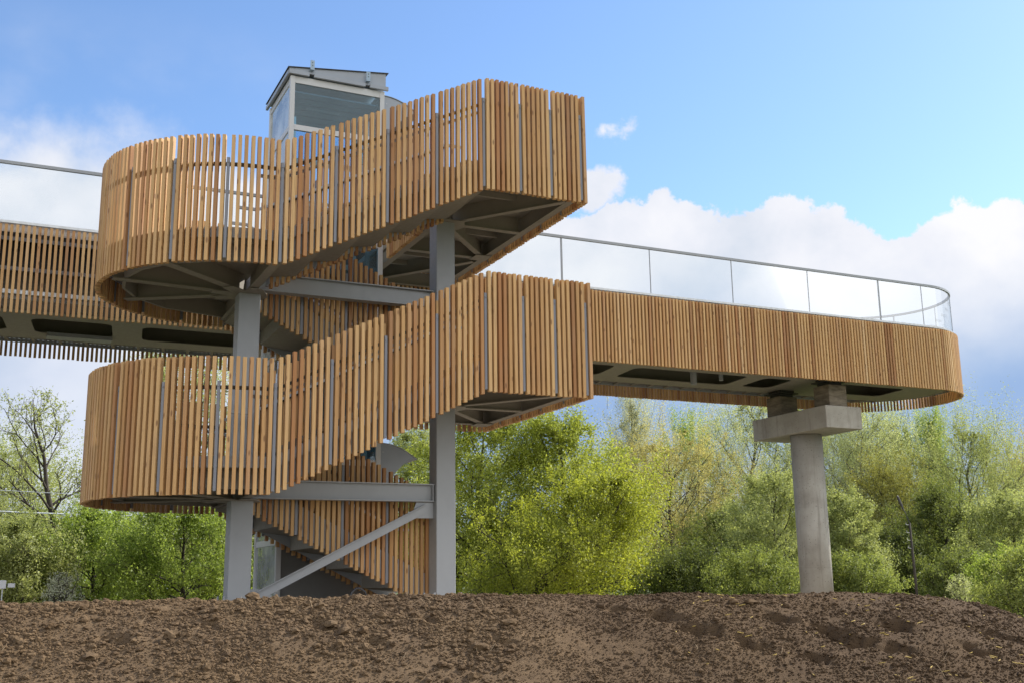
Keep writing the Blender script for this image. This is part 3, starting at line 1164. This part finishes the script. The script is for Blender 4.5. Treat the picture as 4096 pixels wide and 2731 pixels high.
for x, zz in ((1.41, LZT + .15), (2.57, LZT + .13)):
    b = MB()
    b.box((x - .042, ry0 - .06, zz), (x + .042, ry0 - .05, zz + .20))
    b.box((x - .042, ry0 - .05, zz), (x + .042, ry0 + .03, zz + .012))
    br_ = b.build('bracket', 'bracket_steel', rf)
    for hz in (.09, .15):
        b = MB()
        b.tube([(x, ry0 - .0605, zz + hz), (x, ry0 - .0635, zz + hz)], .011, 8)
        b.build('bolt_hole', 'dark_steel', br_)
# curved door canopies
for zc in (2.80, 9.93):
    cp = MB()
    arc_top = [(LX1 + .70 * math.sin(a), zc - .30 * (1 - math.cos(a)) / (1 - math.cos(1.15)) * .85) for a in np.linspace(0, 1.15, 9)]
    arc_top = [(LX1 + .70 * s, zc - .26 * s ** 2.0) for s in np.linspace(0, 1, 10)]
    arc_bot = [(LX1 + .70 * s, zc - .26 - .72 * (1 - s) ** 1.6 * (1 if zc < 5 else 1)) for s in np.linspace(1, 0, 10)][1:]
    cp.vprism((arc_top + arc_bot)[::-1], LY0 + .02, LY0 + .035)
    c_ = cp.build('canopy_cheek', 'roof_sheet', lift)
    b = MB()
    b.strip([(x + .0, (LY0 + LY1) / 2, z + .012) for x, z in arc_top] + [(LX1 + .74, (LY0 + LY1) / 2, zc - .285)], LY1 - LY0, .012)
    b.build('canopy_sheet', 'roof_sheet', lift)
    b = MB()
    b.vprism((arc_top + arc_bot)[::-1], LY1 - .035, LY1 - .02)
    b.build('canopy_cheek', 'roof_sheet', lift)
    b = MB()
    b.tube([(LX1 + .05, LY0 + .021, zc - .16), (LX1 + .05, LY0 + .012, zc - .16)], .01, 8)
    b.build('screw', 'galvanised', c_)

# ---------------------------------------------------------------- footbridge
WY, WR, WXE = 6.385, 2.13, 19.80
WX0 = -34.0
ZB, ZT, ZR = 5.21, 6.91, 8.20
bridge = thing('footbridge', 'long level footbridge clad in larch slats with a glass parapet and a rounded end', 'footbridge', (WXE - 10, WY, -0.18))


def bridge_path(r, z, x0=WX0, n=41):
    p = [(x0, WY - r, z), (WXE, WY - r, z)]
    p += [(WXE + r * math.cos(a), WY + r * math.sin(a), z) for a in np.linspace(-math.pi / 2, math.pi / 2, n)[1:-1]]
    p += [(WXE, WY + r, z), (x0, WY + r, z)]
    return p


slat_screen('slat_screen', bridge_path(WR, ZB), bridge, 1, None, pitch=.099, H=ZT - ZB, rails=())
for z, hh, nm in ((6.66, .07, 'fixing_rail'), (6.08, .07, 'fixing_rail'), (5.63, .08, 'fixing_rail')):
    b = MB()
    b.strip(bridge_path(WR - SDP - .03, z), .05, hh)
    b.build(nm, 'post_steel' if z > 5.7 else 'galvanised', bridge)
b = MB()
b.strip(bridge_path(WR - .20, 6.89), .02, .15)
b.build('edge_trim', 'white_membrane', bridge)
b = MB()
b.strip(bridge_path(WR - .13, 6.985), .09, .05)
b.build('glass_channel', 'galvanised', bridge)
# girder webs, deck, bottom plate with rounded openings
b = MB()
for sy in (-1, 1):
    b.box((WX0, WY + sy * 1.20 - .02, 5.49), (WXE + .6, WY + sy * 1.20 + .02, 6.70))
b.box((WXE + .6, WY - 1.18, 5.49), (WXE + .64, WY + 1.18, 6.70))
b.build('girder_web', 'soffit_paint', bridge)
b = MB()
dk = [(WX0, WY - WR + .25)] + [(WXE + (WR - .25) * math.cos(a), WY + (WR - .25) * math.sin(a)) for a in np.linspace(-math.pi / 2, math.pi / 2, 31)] + [(WX0, WY + WR - .25)]
b.prism(dk, 6.72, 6.84)
b.build('deck', 'dark_steel', bridge)
# inner dark lining under the deck seen between the slats
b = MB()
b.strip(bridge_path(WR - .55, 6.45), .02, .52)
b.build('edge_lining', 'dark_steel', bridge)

openings = []
for a, c in ((-31, -27.6), (-27.1, -23.6), (-23.1, -19.6), (-19.1, -15.6), (-15.1, -11.6), (-11.1, -9.4), (-9.0, -5.75), (-5.3, -3.67), (-3.25, -1.6), (-1.1, 2.4), (2.9, 6.4), (6.85, 10.4), (10.88, 14.5), (14.95, 16.0), (17.5, 20.05)):
    openings.append((a, c))


def plate_with_openings():
    y0, y1, h0, h1 = WY - 1.27, WY + 1.27, WY - .70, WY + .62
    zb, zt = 5.455, 5.475
    b = MB()
    xs = WX0
    rc = .22
    def rounded(a, c, sk=.10):
        P = []
        for cx, cy, a0 in ((c - rc - sk, h0 + rc, -90), (c - rc, h1 - rc, 0), (a + rc + sk, h1 - rc, 90), (a + rc, h0 + rc, 180)):
            for t in np.linspace(a0, a0 + 90, 6):
                P.append((cx + rc * math.cos(rad(t)), cy + rc * math.sin(rad(t))))
        return P
    ends = [WX0] + [(openings[i][1] + openings[i + 1][0]) / 2 for i in range(len(openings) - 1)] + [WXE + .9]
    for (a, c), xa, xb in zip(openings, ends[:-1], ends[1:]):
        hole = rounded(a, c)
        outer = [(xb, y0), (xb, y1), (xa, y1), (xa, y0)]
        # split ring into four polygons between corners of outer and hole quarters
        q = [hole[0:6], hole[6:12], hole[12:18], hole[18:24]]
        n = len(hole)
        for z in (zb, zt):
            pass
        polys = []
        for i in range(4):
            polys.append([outer[i]] + q[i][::-1] if False else None)
        vs = [(x, y, zb) for x, y in outer] + [(x, y, zb) for x, y in hole] + [(x, y, zt) for x, y in outer] + [(x, y, zt) for x, y in hole]
        off = 4 + n
        fs = []
        for i in range(4):
            arc = [4 + i * 6 + k for k in range(6)]
            nxt = 4 + ((i + 1) % 4) * 6
            # fan at the corner, then a quad to the next corner
            for k in range(5):
                fs.append((i, arc[k + 1], arc[k]))
                fs.append((off + i, off + arc[k], off + arc[k + 1]))
            fs.append((i, (i + 1) % 4, nxt, arc[5]))
            fs.append((off + i, off + arc[5], off + nxt, off + (i + 1) % 4))
        for k in range(n):
            a_, b_ = 4 + k, 4 + (k + 1) % n
            fs.append((a_, b_, off + b_, off + a_))
        for i in range(4):
            fs.append((i, off + i, off + (i + 1) % 4, (i + 1) % 4))
        b.add(vs, fs)
    return b.build('bottom_plate', 'soffit_paint', bridge)


plate_with_openings()
b = MB()
tip = [(WXE + .9, WY - 1.27)] + [(WXE + .9 + .75 * math.cos(a), WY + 1.27 * math.sin(a)) for a in np.linspace(-1.4, 1.4, 15)] + [(WXE + .9, WY + 1.27)]
b.prism(tip, 5.456, 5.474)
b.build('bottom_plate', 'soffit_paint', bridge)
# brackets from the plate to the slats, with a bottom rail on each side
b = MB()
for sy in (-1, 1):
    b.box((WX0, WY + sy * (WR - .155) - .02, 5.50), (WXE, WY + sy * (WR - .155) + .02, 5.57))
b.strip([(WXE + (WR - .155) * math.cos(a), WY + (WR - .155) * math.sin(a), 5.535) for a in np.linspace(-math.pi / 2, math.pi / 2, 25)], .04, .07)
b.build('bottom_rail', 'steel_paint', bridge)
bk = MB()
bk.bar((0, WY + 1.22, 5.535), (.12, WY + (WR - .18), 5.535), .06, .045)
bk0 = bk.build('bracket', 'soffit_paint', bridge)
bk0.location.x = -14.2
for i in range(1, 61):
    o = bk0.copy()
    COL.objects.link(o)
    o.location.x = -14.2 + .55 * i
for a in np.linspace(-1.35, 1.35, 9):
    b = MB()
    b.bar((WXE + .6 + .8 * math.cos(a), WY + 1.1 * math.sin(a), 5.50), (WXE + (WR - .16) * math.cos(a), WY + (WR - .16) * math.sin(a), 5.50), .06, .045)
    b.build('bracket', 'soffit_paint', bridge)
# drain pipes under the plate
b = MB()
b.tube([(12.9, WY - .25, 6.6), (12.9, WY - .25, 5.22)], .085, 14)
b.build('drain_pipe', 'steel_paint', bridge)
b = MB()
b.tube([(13.9, WY - .1, 6.6), (13.9, WY - .1, 5.42)], .06, 14)
b.build('drain_pipe', 'steel_paint', bridge, smooth=False)
# cable tray under the left span
b = MB()
b.box((-2.9, WY + .42, 5.36), (-1.6, WY + .78, 5.38))
b.box((-2.9, WY + .42, 5.381), (-1.6, WY + .435, 5.44))
b.box((-2.9, WY + .765, 5.381), (-1.6, WY + .78, 5.44))
b.build('cable_tray', 'steel_paint', bridge)

# glass parapet
RG = 2.01
b = MB()
b.strip(bridge_path(RG, ZR - .03), .06, .06)
b.build('handrail', 'steel_paint', bridge)


def parapet():
    P = np.array(bridge_path(RG, 7.0, n=61))
    L = path_len(P)
    s_end = WXE - WX0
    # joints measured on the near side, then round the end and back
    js = [WX0 + .2]
    near = [8.08 + 2.46 * k - WX0 for k in range(-17, 5)] + [19.5 - WX0]
    arcL = math.pi * RG
    arcj = [s_end + arcL * f for f in (.22, .45, .68, .9)]
    far = [2 * s_end + arcL - q for q in near[::-1]]
    J = near + arcj + [q for q in far if q > s_end + arcL + .5]
    for a, c in zip(J[:-1], J[1:]):
        m_ = max(2, int((c - a) / .22)) if a < s_end + arcL and c > s_end else 2
        pts, _ = along(P, np.linspace(a + .008, c - .008, m_))
        pts[:, 2] = (7.01 + ZR - .05) / 2
        g = MB()
        g.strip(pts, .017, ZR - .05 - 7.01)
        g.build('glass_pane', 'rail_glass', bridge)
    for i, a in enumerate(J):
        pt, tn = along(P, np.array([a]))
        x, y = pt[0, :2]
        wd = .022 if i % 4 == 1 else .007
        t = tn[0]
        seams = MB()
        seams.obox((x, y, (7.01 + ZR - .05) / 2), t * wd, np.array([-t[1], t[0], 0]) * .012, np.array([0, 0, (ZR - .05 - 7.01) / 2]))
        seams.build('glass_joint', 'steel_paint', bridge)


parapet()

# ---------------------------------------------------------------- bridge pier
pier = thing('bridge_pier', 'round concrete pier with a heavy cap block under the rounded end of the footbridge', 'bridge pier', (16.78, 6.4, -0.2))
b = MB()
b.tube([(16.76, 6.4, -1.4), (16.76, 6.4, 4.06)], .435, 64)
b.build('pier_column', 'concrete', pier, smooth=True)
for p_ in bpy.data.objects['pier_column'].data.polygons:
    if len(p_.vertices) > 4:
        p_.use_smooth = False
b = MB()
b.box((16.17, 4.85, 4.07), (17.40, 7.97, 4.67))
b.build('pier_cap', 'concrete', pier, bevel=.02)
for y0 in (4.99, 7.02):
    b = MB()
    b.box((16.45, y0, 4.672), (17.06, y0 + .61, 5.27))
    pd = b.build('pedestal', 'pedestal_stone', pier, bevel=.012)
    b = MB()
    b.box((16.53, y0 + .08, 5.272), (16.98, y0 + .53, 5.35))
    b.box((16.40, y0 - .02, 5.352), (17.11, y0 + .63, 5.385))
    b.box((16.50, y0 + .05, 5.387), (17.01, y0 + .56, 5.453))
    b.build('bearing', 'dark_steel', pd)

# ---------------------------------------------------------------- street lamp, cables, small things
def lean_pole():
    base = at(2107, 1366, 30)
    base[2] = float(ground_z(base[0], base[1]))
    top = at(2089, 1200, 30)
    lamp = thing('street_lamp', 'leaning dark pole with a short curved lamp arm right of the pier', 'street lamp', base)
    b = MB()
    b.tube([base, base * .5 + top * .5, top], [.036, .031, .027], 10)
    b.build('pole', 'bark_dark', lamp, smooth=True)
    b = MB()
    e = at(2074, 1167, 30)
    b.tube([top, top * .6 + e * .4 + np.array([-.03, 0, .1]), e], [.014, .012, .011], 8)
    a = b.build('lamp_arm', 'dark_steel', lamp)
    b = MB()
    d = (e - top) / np.linalg.norm(e - top)
    b.tube([e - d * .05, e + d * .1, e + d * .32, e + d * .36], [.014, .035, .032, .01], 10)
    b.build('lamp_head', 'dark_steel', a)
    b = MB()
    for k in range(4):
        c = top + (base - top) * (.02 + .08 * k)
        b.tube([c + np.array([-.03, 0, 0]), c + np.array([-.12, 0, .01]), c + np.array([-.12, 0, .09])], [.007, .007, .018], 6)
    b.build('insulator', 'white_plastic', lamp)


lean_pole()


def cable(label, pts, r, mname, D, sag):
    b = MB()
    (u0, v0), (u1, v1) = pts
    a, c = at(u0, v0, D), at(u1, v1, D + 4)
    P = [a * (1 - s) + c * s + np.array([0, 0, -sag * 4 * s * (1 - s)]) for s in np.linspace(0, 1, 24)]
    b.tube(P, r, 6)
    tag(b.build('overhead_cable', mname), label, 'cable')


cable('thick pale twisted overhead cable crossing the bare tree at the left', ((-400, 1150), (700, 1188)), .022, 'cable_white', 30, .12)
cable('thin upper overhead wire above the twisted cable at the left', ((-400, 1098), (700, 1150)), .008, 'cable_white', 31, .1)
cable('thin lower overhead wire below the twisted cable at the left', ((-400, 1220), (700, 1232)), .007, 'cable_white', 32, .1)

bx = at(6, 1345, 24)
gz = float(ground_z(bx[0], bx[1]))
t_ = thing('sensor_pole', 'small white box on a thin pole at the left edge of the soil bank', 'sensor pole', (bx[0], bx[1], gz))
b = MB()
b.tube([(bx[0], bx[1], gz), (bx[0], bx[1], bx[2] + .05)], .012, 8)
b.build('pole', 'galvanised', t_)
b = MB()
b.box((bx[0] - .11, bx[1] - .05, bx[2] - .05), (bx[0] + .06, bx[1] + .05, bx[2] + .11))
b.box((bx[0] + .09, bx[1] - .03, bx[2] - .03), (bx[0] + .22, bx[1] + .03, bx[2] + .05))
b.build('housing', 'white_plastic', t_, bevel=.01)

b = MB()
P = [at(800, 1372, 16), at(808, 1360, 16), at(818, 1350, 16.05), at(826, 1350, 16.1), at(838, 1358, 16.15), at(850, 1372, 16.2)]
P[0][2] = P[-1][2] = -0.2
b.tube(P, .016, 8)
tag(b.build('hose_loop', 'black_rubber', smooth=True), 'black hose bent into a loop at the foot of the stair', 'hose')

# ---------------------------------------------------------------- trees
def leaf_cards(name, C, size, rs, mname, parent, up=.35, aspect=.55):
    n = len(C)
    ctr = C.mean(0)
    od = C - ctr
    od /= np.linalg.norm(od, axis=1)[:, None] + 1e-6
    nv = rs.normal(0, .72, (n, 3)) + od * .5 + np.array([0, 0, up])
    nv /= np.linalg.norm(nv, axis=1)[:, None]
    a = rs.normal(0, 1, (n, 3))
    a -= nv * (a * nv).sum(1)[:, None]
    a /= np.linalg.norm(a, axis=1)[:, None]
    bb = np.cross(nv, a)
    s = size * rs.uniform(.6, 1.35, (n, 1))
    V = np.stack([C - a * s, C - bb * s * aspect + nv * s * .18, C + a * s, C + bb * s * aspect + nv * s * .18], 1).reshape(-1, 3)
    F = np.arange(4 * n).reshape(n, 4)
    me = bpy.data.meshes.new(name)
    quads(me, V, F)
    me.materials.append(MATS[mname])
    o = bpy.data.objects.new(name, me)
    COL.objects.link(o)
    o.parent = parent
    return o


SHAPES = {
    'round': lambda f: math.sin(math.pi * min(1, max(0, .12 + .86 * f))) ** .6,
    'wide': lambda f: (1 - f) ** .55 * min(1, .55 + 1.6 * f),
    'oval': lambda f: math.sin(math.pi * min(1, .10 + .88 * f)) ** .8,
    'cone': lambda f: (1 - f) ** .75 * min(1, .45 + 2.2 * f),
    'flame': lambda f: (1 - f) ** .9 * min(1, .35 + 2.5 * f) + .05,
}


def tree(name, label, cat, u, top_y, wid, D, leaf, shape='round', seed=1, n1=26, n2=8, n3=5, lp=9, lsize=.11, cb=.12, rise=.7, droop=0., bark_='bark_dark', lean=0., group=None, jit=.16, spread=1.0, trunk_r=None, bare=1.0, sink=0., trunk_u=None, nc=290, ncl=96, csig=.058, tall=1.0):
    rs = np.random.RandomState(seed)
    topP = at(u, top_y, D)
    bu = u if trunk_u is None else trunk_u
    base = at(bu, 1340, D)
    base[2] = float(ground_z(base[0], base[1])) - .05
    Ht = (topP[2] - base[2]) * 1.05
    Wd = wid / 2 * D / 2531.0 * 1.08
    root = thing(name, label, cat, tuple(base), group)
    T = MB()
    npt = 9
    ss = np.linspace(0, 1, npt)
    wob = np.cumsum(rs.normal(0, .018 * Ht, (npt, 2)), 0) * ss[:, None]
    dx = topP[:2] - base[:2]
    trunk = np.stack([dx[0] * ss ** 1.2 + wob[:, 0] - wob[-1, 0] * ss, dx[1] * ss ** 1.2 + wob[:, 1] - wob[-1, 1] * ss, Ht * ss * .96], 1)
    tr = trunk_r or (.018 * Ht + .03)
    T.tube(trunk, tr * (1 - ss * .93), 8, True)
    shp = SHAPES[shape]
    leaves = []
    def curve(p, d, L, dr, k=5):
        pts = [p]
        d = d / np.linalg.norm(d)
        for i in range(k):
            d = d + rs.normal(0, .16, 3) + np.array([0, 0, dr])
            d /= np.linalg.norm(d)
            p = p + d * L / k
            pts.append(p)
        return np.array(pts), d
    for i in range(n1):
        f = (i + rs.rand()) / n1
        hfrac = cb + (1 - cb) * f * .97
        p = np.array([np.interp(hfrac, ss, trunk[:, k]) for k in range(3)])
        a = i * 2.39996 + rs.uniform(-.5, .5)
        Rr = Wd * shp(f) * rs.uniform(.72, 1.12)
        el_ = rise * (0.35 + 0.9 * f)
        d = np.array([math.cos(a), math.sin(a), el_ * rs.uniform(.7, 1.3)])
        L1 = Rr * math.sqrt(1 + .25 * el_ ** 2)
        p0 = p - np.array([0, 0, 1]) * Rr * el_ * .45
        p0[2] = max(p0[2], Ht * .06)
        kk = p0[2] / (Ht * .96)
        p0[:2] = [np.interp(kk, ss, trunk[:, j]) for j in range(2)]
        pts, de = curve(p0, d, L1, -droop * .12)
        r1 = max(.012, tr * .42 * (1 - .75 * f))
        T.tube(pts, np.linspace(r1, r1 * .25, len(pts)), 5, False)
        for j in range(n2):
            g = .25 + .75 * (j + rs.rand()) / n2
            q = np.array([np.interp(g * 5, np.arange(6), pts[:, k]) for k in range(3)])
            d2 = (pts[-1] - pts[0]) / (np.linalg.norm(pts[-1] - pts[0]) + 1e-6) * .7 + rs.normal(0, .6, 3) + np.array([0, 0, .35 - droop * .9])
            L2 = L1 * rs.uniform(.22, .48) * (1.15 - .55 * g) + .15
            p2, _ = curve(q, d2, L2, .05 - droop * .25, 4)
            r2 = r1 * .28
            T.tube(p2, np.linspace(max(.006, r2), .004, len(p2)), 4, False)
            for k3 in range(n3):
                gg = rs.uniform(.2, 1.0)
                q3 = np.array([np.interp(gg * 4, np.arange(5), p2[:, k]) for k in range(3)])
                d3 = rs.normal(0, .7, 3) + np.array([0, 0, .3 - droop * 1.6]) + (p2[-1] - p2[0]) / (np.linalg.norm(p2[-1] - p2[0]) + 1e-6) * .5
                d3 /= np.linalg.norm(d3) + 1e-6
                L3 = L2 * rs.uniform(.3, .65) * (1 + droop * .8)
                m_ = max(1, int(lp * 2.1 * max(1.0, min(1.7, D / 38)) * bare * rs.uniform(.5, 1.5)))
                sv = rs.uniform(.15, 1.05, (m_, 1))
                leaves.append(q3 + d3 * L3 * sv + np.clip(rs.normal(0, 1, (m_, 3)), -1.5, 1.5) * jit * L2 * .45)
                if k3 < 2:
                    T.tube(np.array([q3, q3 + d3 * L3]), [.005, .003], 3, False)
    K = 15 if tall < 1.5 else 19
    lob = [(rs.uniform(0, 2 * math.pi), (k + rs.rand()) / K, rs.uniform(.35, 1.0)) for k in range(K)]
    cross = .60 / tall ** .75
    far = max(1.0, min(1.7, D / 38))
    for _ in range(int(nc * (1 + .35 * (tall - 1)))):
        if rs.rand() < .68:
            la, lf, lr = lob[rs.randint(K)]
            f = min(.995, max(0.0, lf + rs.normal(0, .075)))
            hf = cb + (1 - cb) * f
            rr = Wd * shp(f) * lr * rs.uniform(.75, 1.05)
            a = la
            off = np.clip(rs.normal(0, 1, 3), -1.6, 1.6) * Wd * np.array([.17, .17, .12])
        else:
            f = rs.rand() ** .9
            hf = cb + (1 - cb) * f
            a = rs.uniform(0, 2 * math.pi)
            rr = Wd * shp(f) * (rs.uniform(.1, .9) ** .5)
            off = np.zeros(3)
        c = np.array([np.interp(hf, ss, trunk[:, 0]) + rr * math.cos(a), np.interp(hf, ss, trunk[:, 1]) + rr * math.sin(a), Ht * hf * .97]) + off
        out = np.array([math.cos(a) * .8, math.sin(a) * .8, tall * (.5 + f)])
        out /= np.linalg.norm(out)
        m_ = int(ncl * far * rs.uniform(.5, 1.5))
        sg = csig * Wd * rs.uniform(.6, 1.5) + .05
        leaves.append(c + np.clip(rs.normal(0, 1, (m_, 3)), -1.7, 1.7) * sg * cross + out * (np.clip(rs.normal(0, 1, (m_, 1)), -1.5, 1.8) + .4) * sg * 1.15 * tall ** 1.3)
        if rs.rand() < (.22 if tall > 1.5 else .4):
            T.tube(np.array([c - out * sg * 2.4 * tall, c + out * sg * 1.6 * tall]), [.006 + .0007 * Ht, .003], 3, False)
    V = np.concatenate(leaves)
    V = V[V[:, 2] > .1]
    tro = T.build('trunk', bark_, None, smooth=True)
    tro.parent = root
    leaf_cards('crown', V, lsize * .48 / max(1.0, min(1.7, D / 38)) ** .7, rs, leaf, root)
    return root


TR = 'trees behind the stair tower'
# left
tree('bare_tree', 'nearly bare dark tree with only a few young leaves at the left edge', 'tree', 75, 920, 340, 34, 'leaf_willow', 'round', 11, n1=22, n2=8, n3=5, lp=3, lsize=.075, cb=.30, rise=1.1, nc=50, ncl=11, trunk_r=.16, group=TR, trunk_u=155)
tree('willow_tree', 'yellow green willow low at the left edge behind the bare tree', 'tree', 20, 1050, 380, 52, 'leaf_willow', 'round', 12, nc=420, lp=9, lsize=.10, group=TR, droop=.3, tall=1.9)
tree('willow_tree', 'tall loose willow showing above and below the round landings', 'tree', 400, 785, 400, 44, 'leaf_willow', 'oval', 13, n1=34, lp=8, lsize=.085, droop=.45, group=TR, cb=.2, trunk_u=490, trunk_r=.3, tall=1.9)
tree('leafy_bush', 'dense green bush under the left edge of the lower round landing', 'bush', 215, 1195, 300, 30, 'leaf_fresh', 'round', 14, n1=24, lp=11, lsize=.065, cb=.05, group=TR)
tree('leafy_bush', 'bright green bush beside the foot of the left column', 'bush', 420, 1180, 300, 28, 'leaf_fresh', 'round', 15, n1=24, lp=11, lsize=.062, cb=.05, group=TR)
tree('leafy_bush', 'dark green bush at the far left above the soil bank', 'bush', 30, 1225, 260, 29, 'leaf_willow', 'round', 16, n1=24, lp=11, lsize=.065, cb=.05, group=TR)
tree('small_shrub', 'small pale grey green shrub just above the soil bank at the left', 'shrub', 142, 1338, 62, 17, 'leaf_silver', 'round', 17, n1=9, n2=5, n3=4, lp=6, lsize=.024, cb=.1, rise=1.3, nc=40, ncl=30)
tree('leafy_tree', 'mid green tree standing behind the left column', 'tree', 500, 1090, 380, 50, 'leaf_mid', 'round', 18, lp=10, lsize=.1, group=TR)
tree('leafy_tree', 'green tree seen through the slats of the lower flights', 'tree', 760, 1010, 330, 52, 'leaf_fresh', 'round', 19, lp=10, lsize=.1, group=TR)
# middle
tree('willow_tree', 'pale green willow directly behind the right column', 'tree', 950, 990, 280, 50, 'leaf_willow', 'oval', 20, lp=9, lsize=.095, group=TR, tall=1.9)
tree('maple_tree', 'large fresh green maple right beside the right column', 'tree', 1110, 968, 430, 43, 'leaf_maple', 'round', 21, n1=36, n2=9, n3=6, lp=9, lsize=.105, cb=.05, rise=.8, group=TR, jit=.14, nc=420)
tree('maple_tree', 'fresh green maple standing between the large maple and the golden one', 'tree', 1285, 982, 380, 42, 'leaf_maple', 'round', 51, n1=34, n2=9, n3=6, lp=9, lsize=.105, cb=.05, rise=.8, group=TR, jit=.14, nc=380)
tree('maple_tree', 'low golden green maple leaning to the right of the larger maple', 'tree', 1430, 1105, 520, 37, 'leaf_maple_gold', 'wide', 22, csig=.045, nc=380, n1=34, n2=9, n3=6, lp=9, lsize=.085, cb=.06, rise=.5, group=TR, trunk_u=1190, jit=.13)
tree('poplar_tree', 'silvery white poplar behind the tan willow', 'tree', 1450, 925, 290, 72, 'leaf_silver', 'flame', 23, lp=9, lsize=.12, rise=1.6, bark_='bark_grey', group=TR, tall=1.9)
tree('willow_tree', 'tan yellow willow between the golden maple and the pier', 'tree', 1540, 1030, 420, 56, 'leaf_tan', 'round', 24, n1=34, lp=10, lsize=.09, group=TR, cb=.2, tall=1.9)
tree('poplar_tree', 'bright green poplar peeping over the tan willow', 'tree', 1585, 985, 240, 78, 'leaf_fresh', 'oval', 25, lp=9, lsize=.14, rise=1.2, group=TR, tall=1.9)
# right
tree('willow_tree', 'grey green willow left of the pier, its top beside the pier cap', 'tree', 1720, 925, 390, 62, 'leaf_willow_pale', 'oval', 26, n1=34, lp=9, lsize=.1, rise=1.1, group=TR, bark_='bark_grey', tall=1.9)
tree('willow_tree', 'tall pale willow rising behind the pier cap', 'tree', 1975, 925, 390, 60, 'leaf_willow_pale', 'oval', 27, n1=34, lp=9, lsize=.1, rise=1.2, group=TR, bark_='bark_grey', tall=1.9)
tree('willow_tree', 'olive green willow hidden partly behind the pier column', 'tree', 1850, 940, 340, 66, 'leaf_willow', 'oval', 52, n1=30, lp=9, lsize=.11, rise=1.1, group=TR, tall=1.9)
tree('willow_tree', 'rounded mid green willow between the tall pale willow and the slim poplar', 'tree', 2080, 990, 270, 66, 'leaf_mid', 'oval', 53, n1=28, lp=9, lsize=.11, rise=1.1, group=TR, tall=1.9)
tree('poplar_tree', 'slim bright green poplar with a pointed top right of the pier', 'tree', 2140, 968, 190, 64, 'leaf_fresh', 'flame', 28, lp=9, lsize=.1, rise=1.5, group=TR, tall=1.9)
tree('willow_tree', 'broad light green willow below the slim poplar', 'tree', 2230, 1000, 370, 58, 'leaf_willow', 'oval', 29, n1=34, lp=9, lsize=.095, rise=1.1, group=TR, bark_='bark_grey', tall=1.9)
tree('willow_tree', 'tan green willow cut by the right edge of the picture', 'tree', 2365, 1050, 280, 74, 'leaf_tan', 'oval', 30, lp=9, lsize=.12, group=TR, tall=1.9)
tree('leafy_tree', 'grey green round tree low behind the left side of the pier', 'tree', 1775, 1105, 250, 46, 'leaf_willow', 'round', 31, lp=9, lsize=.085, group=TR)
tree('leafy_tree', 'light leafy tree low on the right side of the pier', 'tree', 1945, 1150, 180, 42, 'leaf_willow', 'round', 32, lp=10, lsize=.075, group=TR)
tree('leafy_tree', 'olive brown tinted tree just behind the street lamp', 'tree', 2045, 1080, 300, 52, 'leaf_rust', 'oval', 33, cb=.03, rise=1.1, tall=1.6, lp=9, lsize=.085, group=TR)
tree('leafy_tree', 'dark green tree right of the street lamp', 'tree', 2160, 1140, 240, 47, 'leaf_dark', 'round', 34, n1=30, lp=11, lsize=.085, group=TR)
tree('leafy_tree', 'light green tree low at the right edge', 'tree', 2325, 1160, 230, 44, 'leaf_willow', 'round', 35, lp=10, lsize=.08, group=TR)
tree('leafy_tree', 'dark green undergrowth tree between the tan willow and the pier', 'tree', 1660, 1190, 260, 50, 'leaf_dark', 'round', 36, lp=11, lsize=.085, group=TR)
tree('leafy_bush', 'dark bush at the foot of the street lamp', 'bush', 2060, 1240, 220, 45, 'leaf_dark', 'round', 37, n1=20, lp=11, lsize=.08, group=TR, cb=.05)
tree('leafy_bush', 'bright low bush on the slope at the right end of the soil bank', 'bush', 2310, 1290, 170, 30, 'leaf_fresh', 'round', 38, n1=18, lp=10, lsize=.055, group=TR, cb=.05)
tree('leafy_bush', 'dark leafy bush beyond the right end of the soil bank', 'bush', 2370, 1290, 230, 22, 'leaf_mid', 'round', 54, n1=22, lp=10, lsize=.05, group=TR, cb=.03)
tree('leafy_bush', 'low green bush right of the pier foot', 'bush', 1960, 1300, 200, 36, 'leaf_mid', 'round', 55, n1=20, lp=10, lsize=.065, group=TR, cb=.03)
tree('leafy_bush', 'low green bush left of the pier foot', 'bush', 1740, 1290, 240, 38, 'leaf_mid', 'round', 56, n1=20, lp=10, lsize=.065, group=TR, cb=.03)
tree('leafy_bush', 'low dark bush between the street lamp and the right end of the bank', 'bush', 2210, 1300, 220, 34, 'leaf_dark', 'round', 57, n1=20, lp=10, lsize=.065, group=TR, cb=.03)
tree('leafy_bush', 'dark low bush right of the golden maple under the tan willow', 'bush', 1570, 1280, 260, 43, 'leaf_dark', 'round', 58, n1=22, lp=10, lsize=.075, group=TR, cb=.03)
tree('small_shrub', 'pale little shrub just above the soil bank right of the street lamp', 'shrub', 2210, 1335, 70, 26, 'leaf_willow_pale', 'round', 39, n1=10, n2=5, n3=4, lp=7, lsize=.035, cb=.1, nc=40, ncl=30)


def far_wood():
    rs = np.random.RandomState(77)
    C = []
    for i in range(70):
        u = -250 + i * 42 + rs.uniform(-15, 15)
        D = rs.uniform(95, 125)
        ty = rs.uniform(1165, 1235)
        p = at(u, ty, D)
        b0 = np.array([p[0], p[1], -.7])
        H = p[2] - b0[2]
        n = 900
        q = rs.normal(0, 1, (n, 3))
        q /= np.linalg.norm(q, axis=1)[:, None]
        q *= rs.uniform(.55, 1.0, (n, 1))
        C.append(b0 + np.array([0, 0, H * .5]) + q * np.array([3.0, 3.0, H * .52]))
    V = np.concatenate(C)
    root = leaf_cards('far_woodland', V, .3, rs, 'leaf_mid', None)
    tag(root, 'distant line of green woodland closing the view behind the trees', 'woodland', kind='stuff')


far_wood()
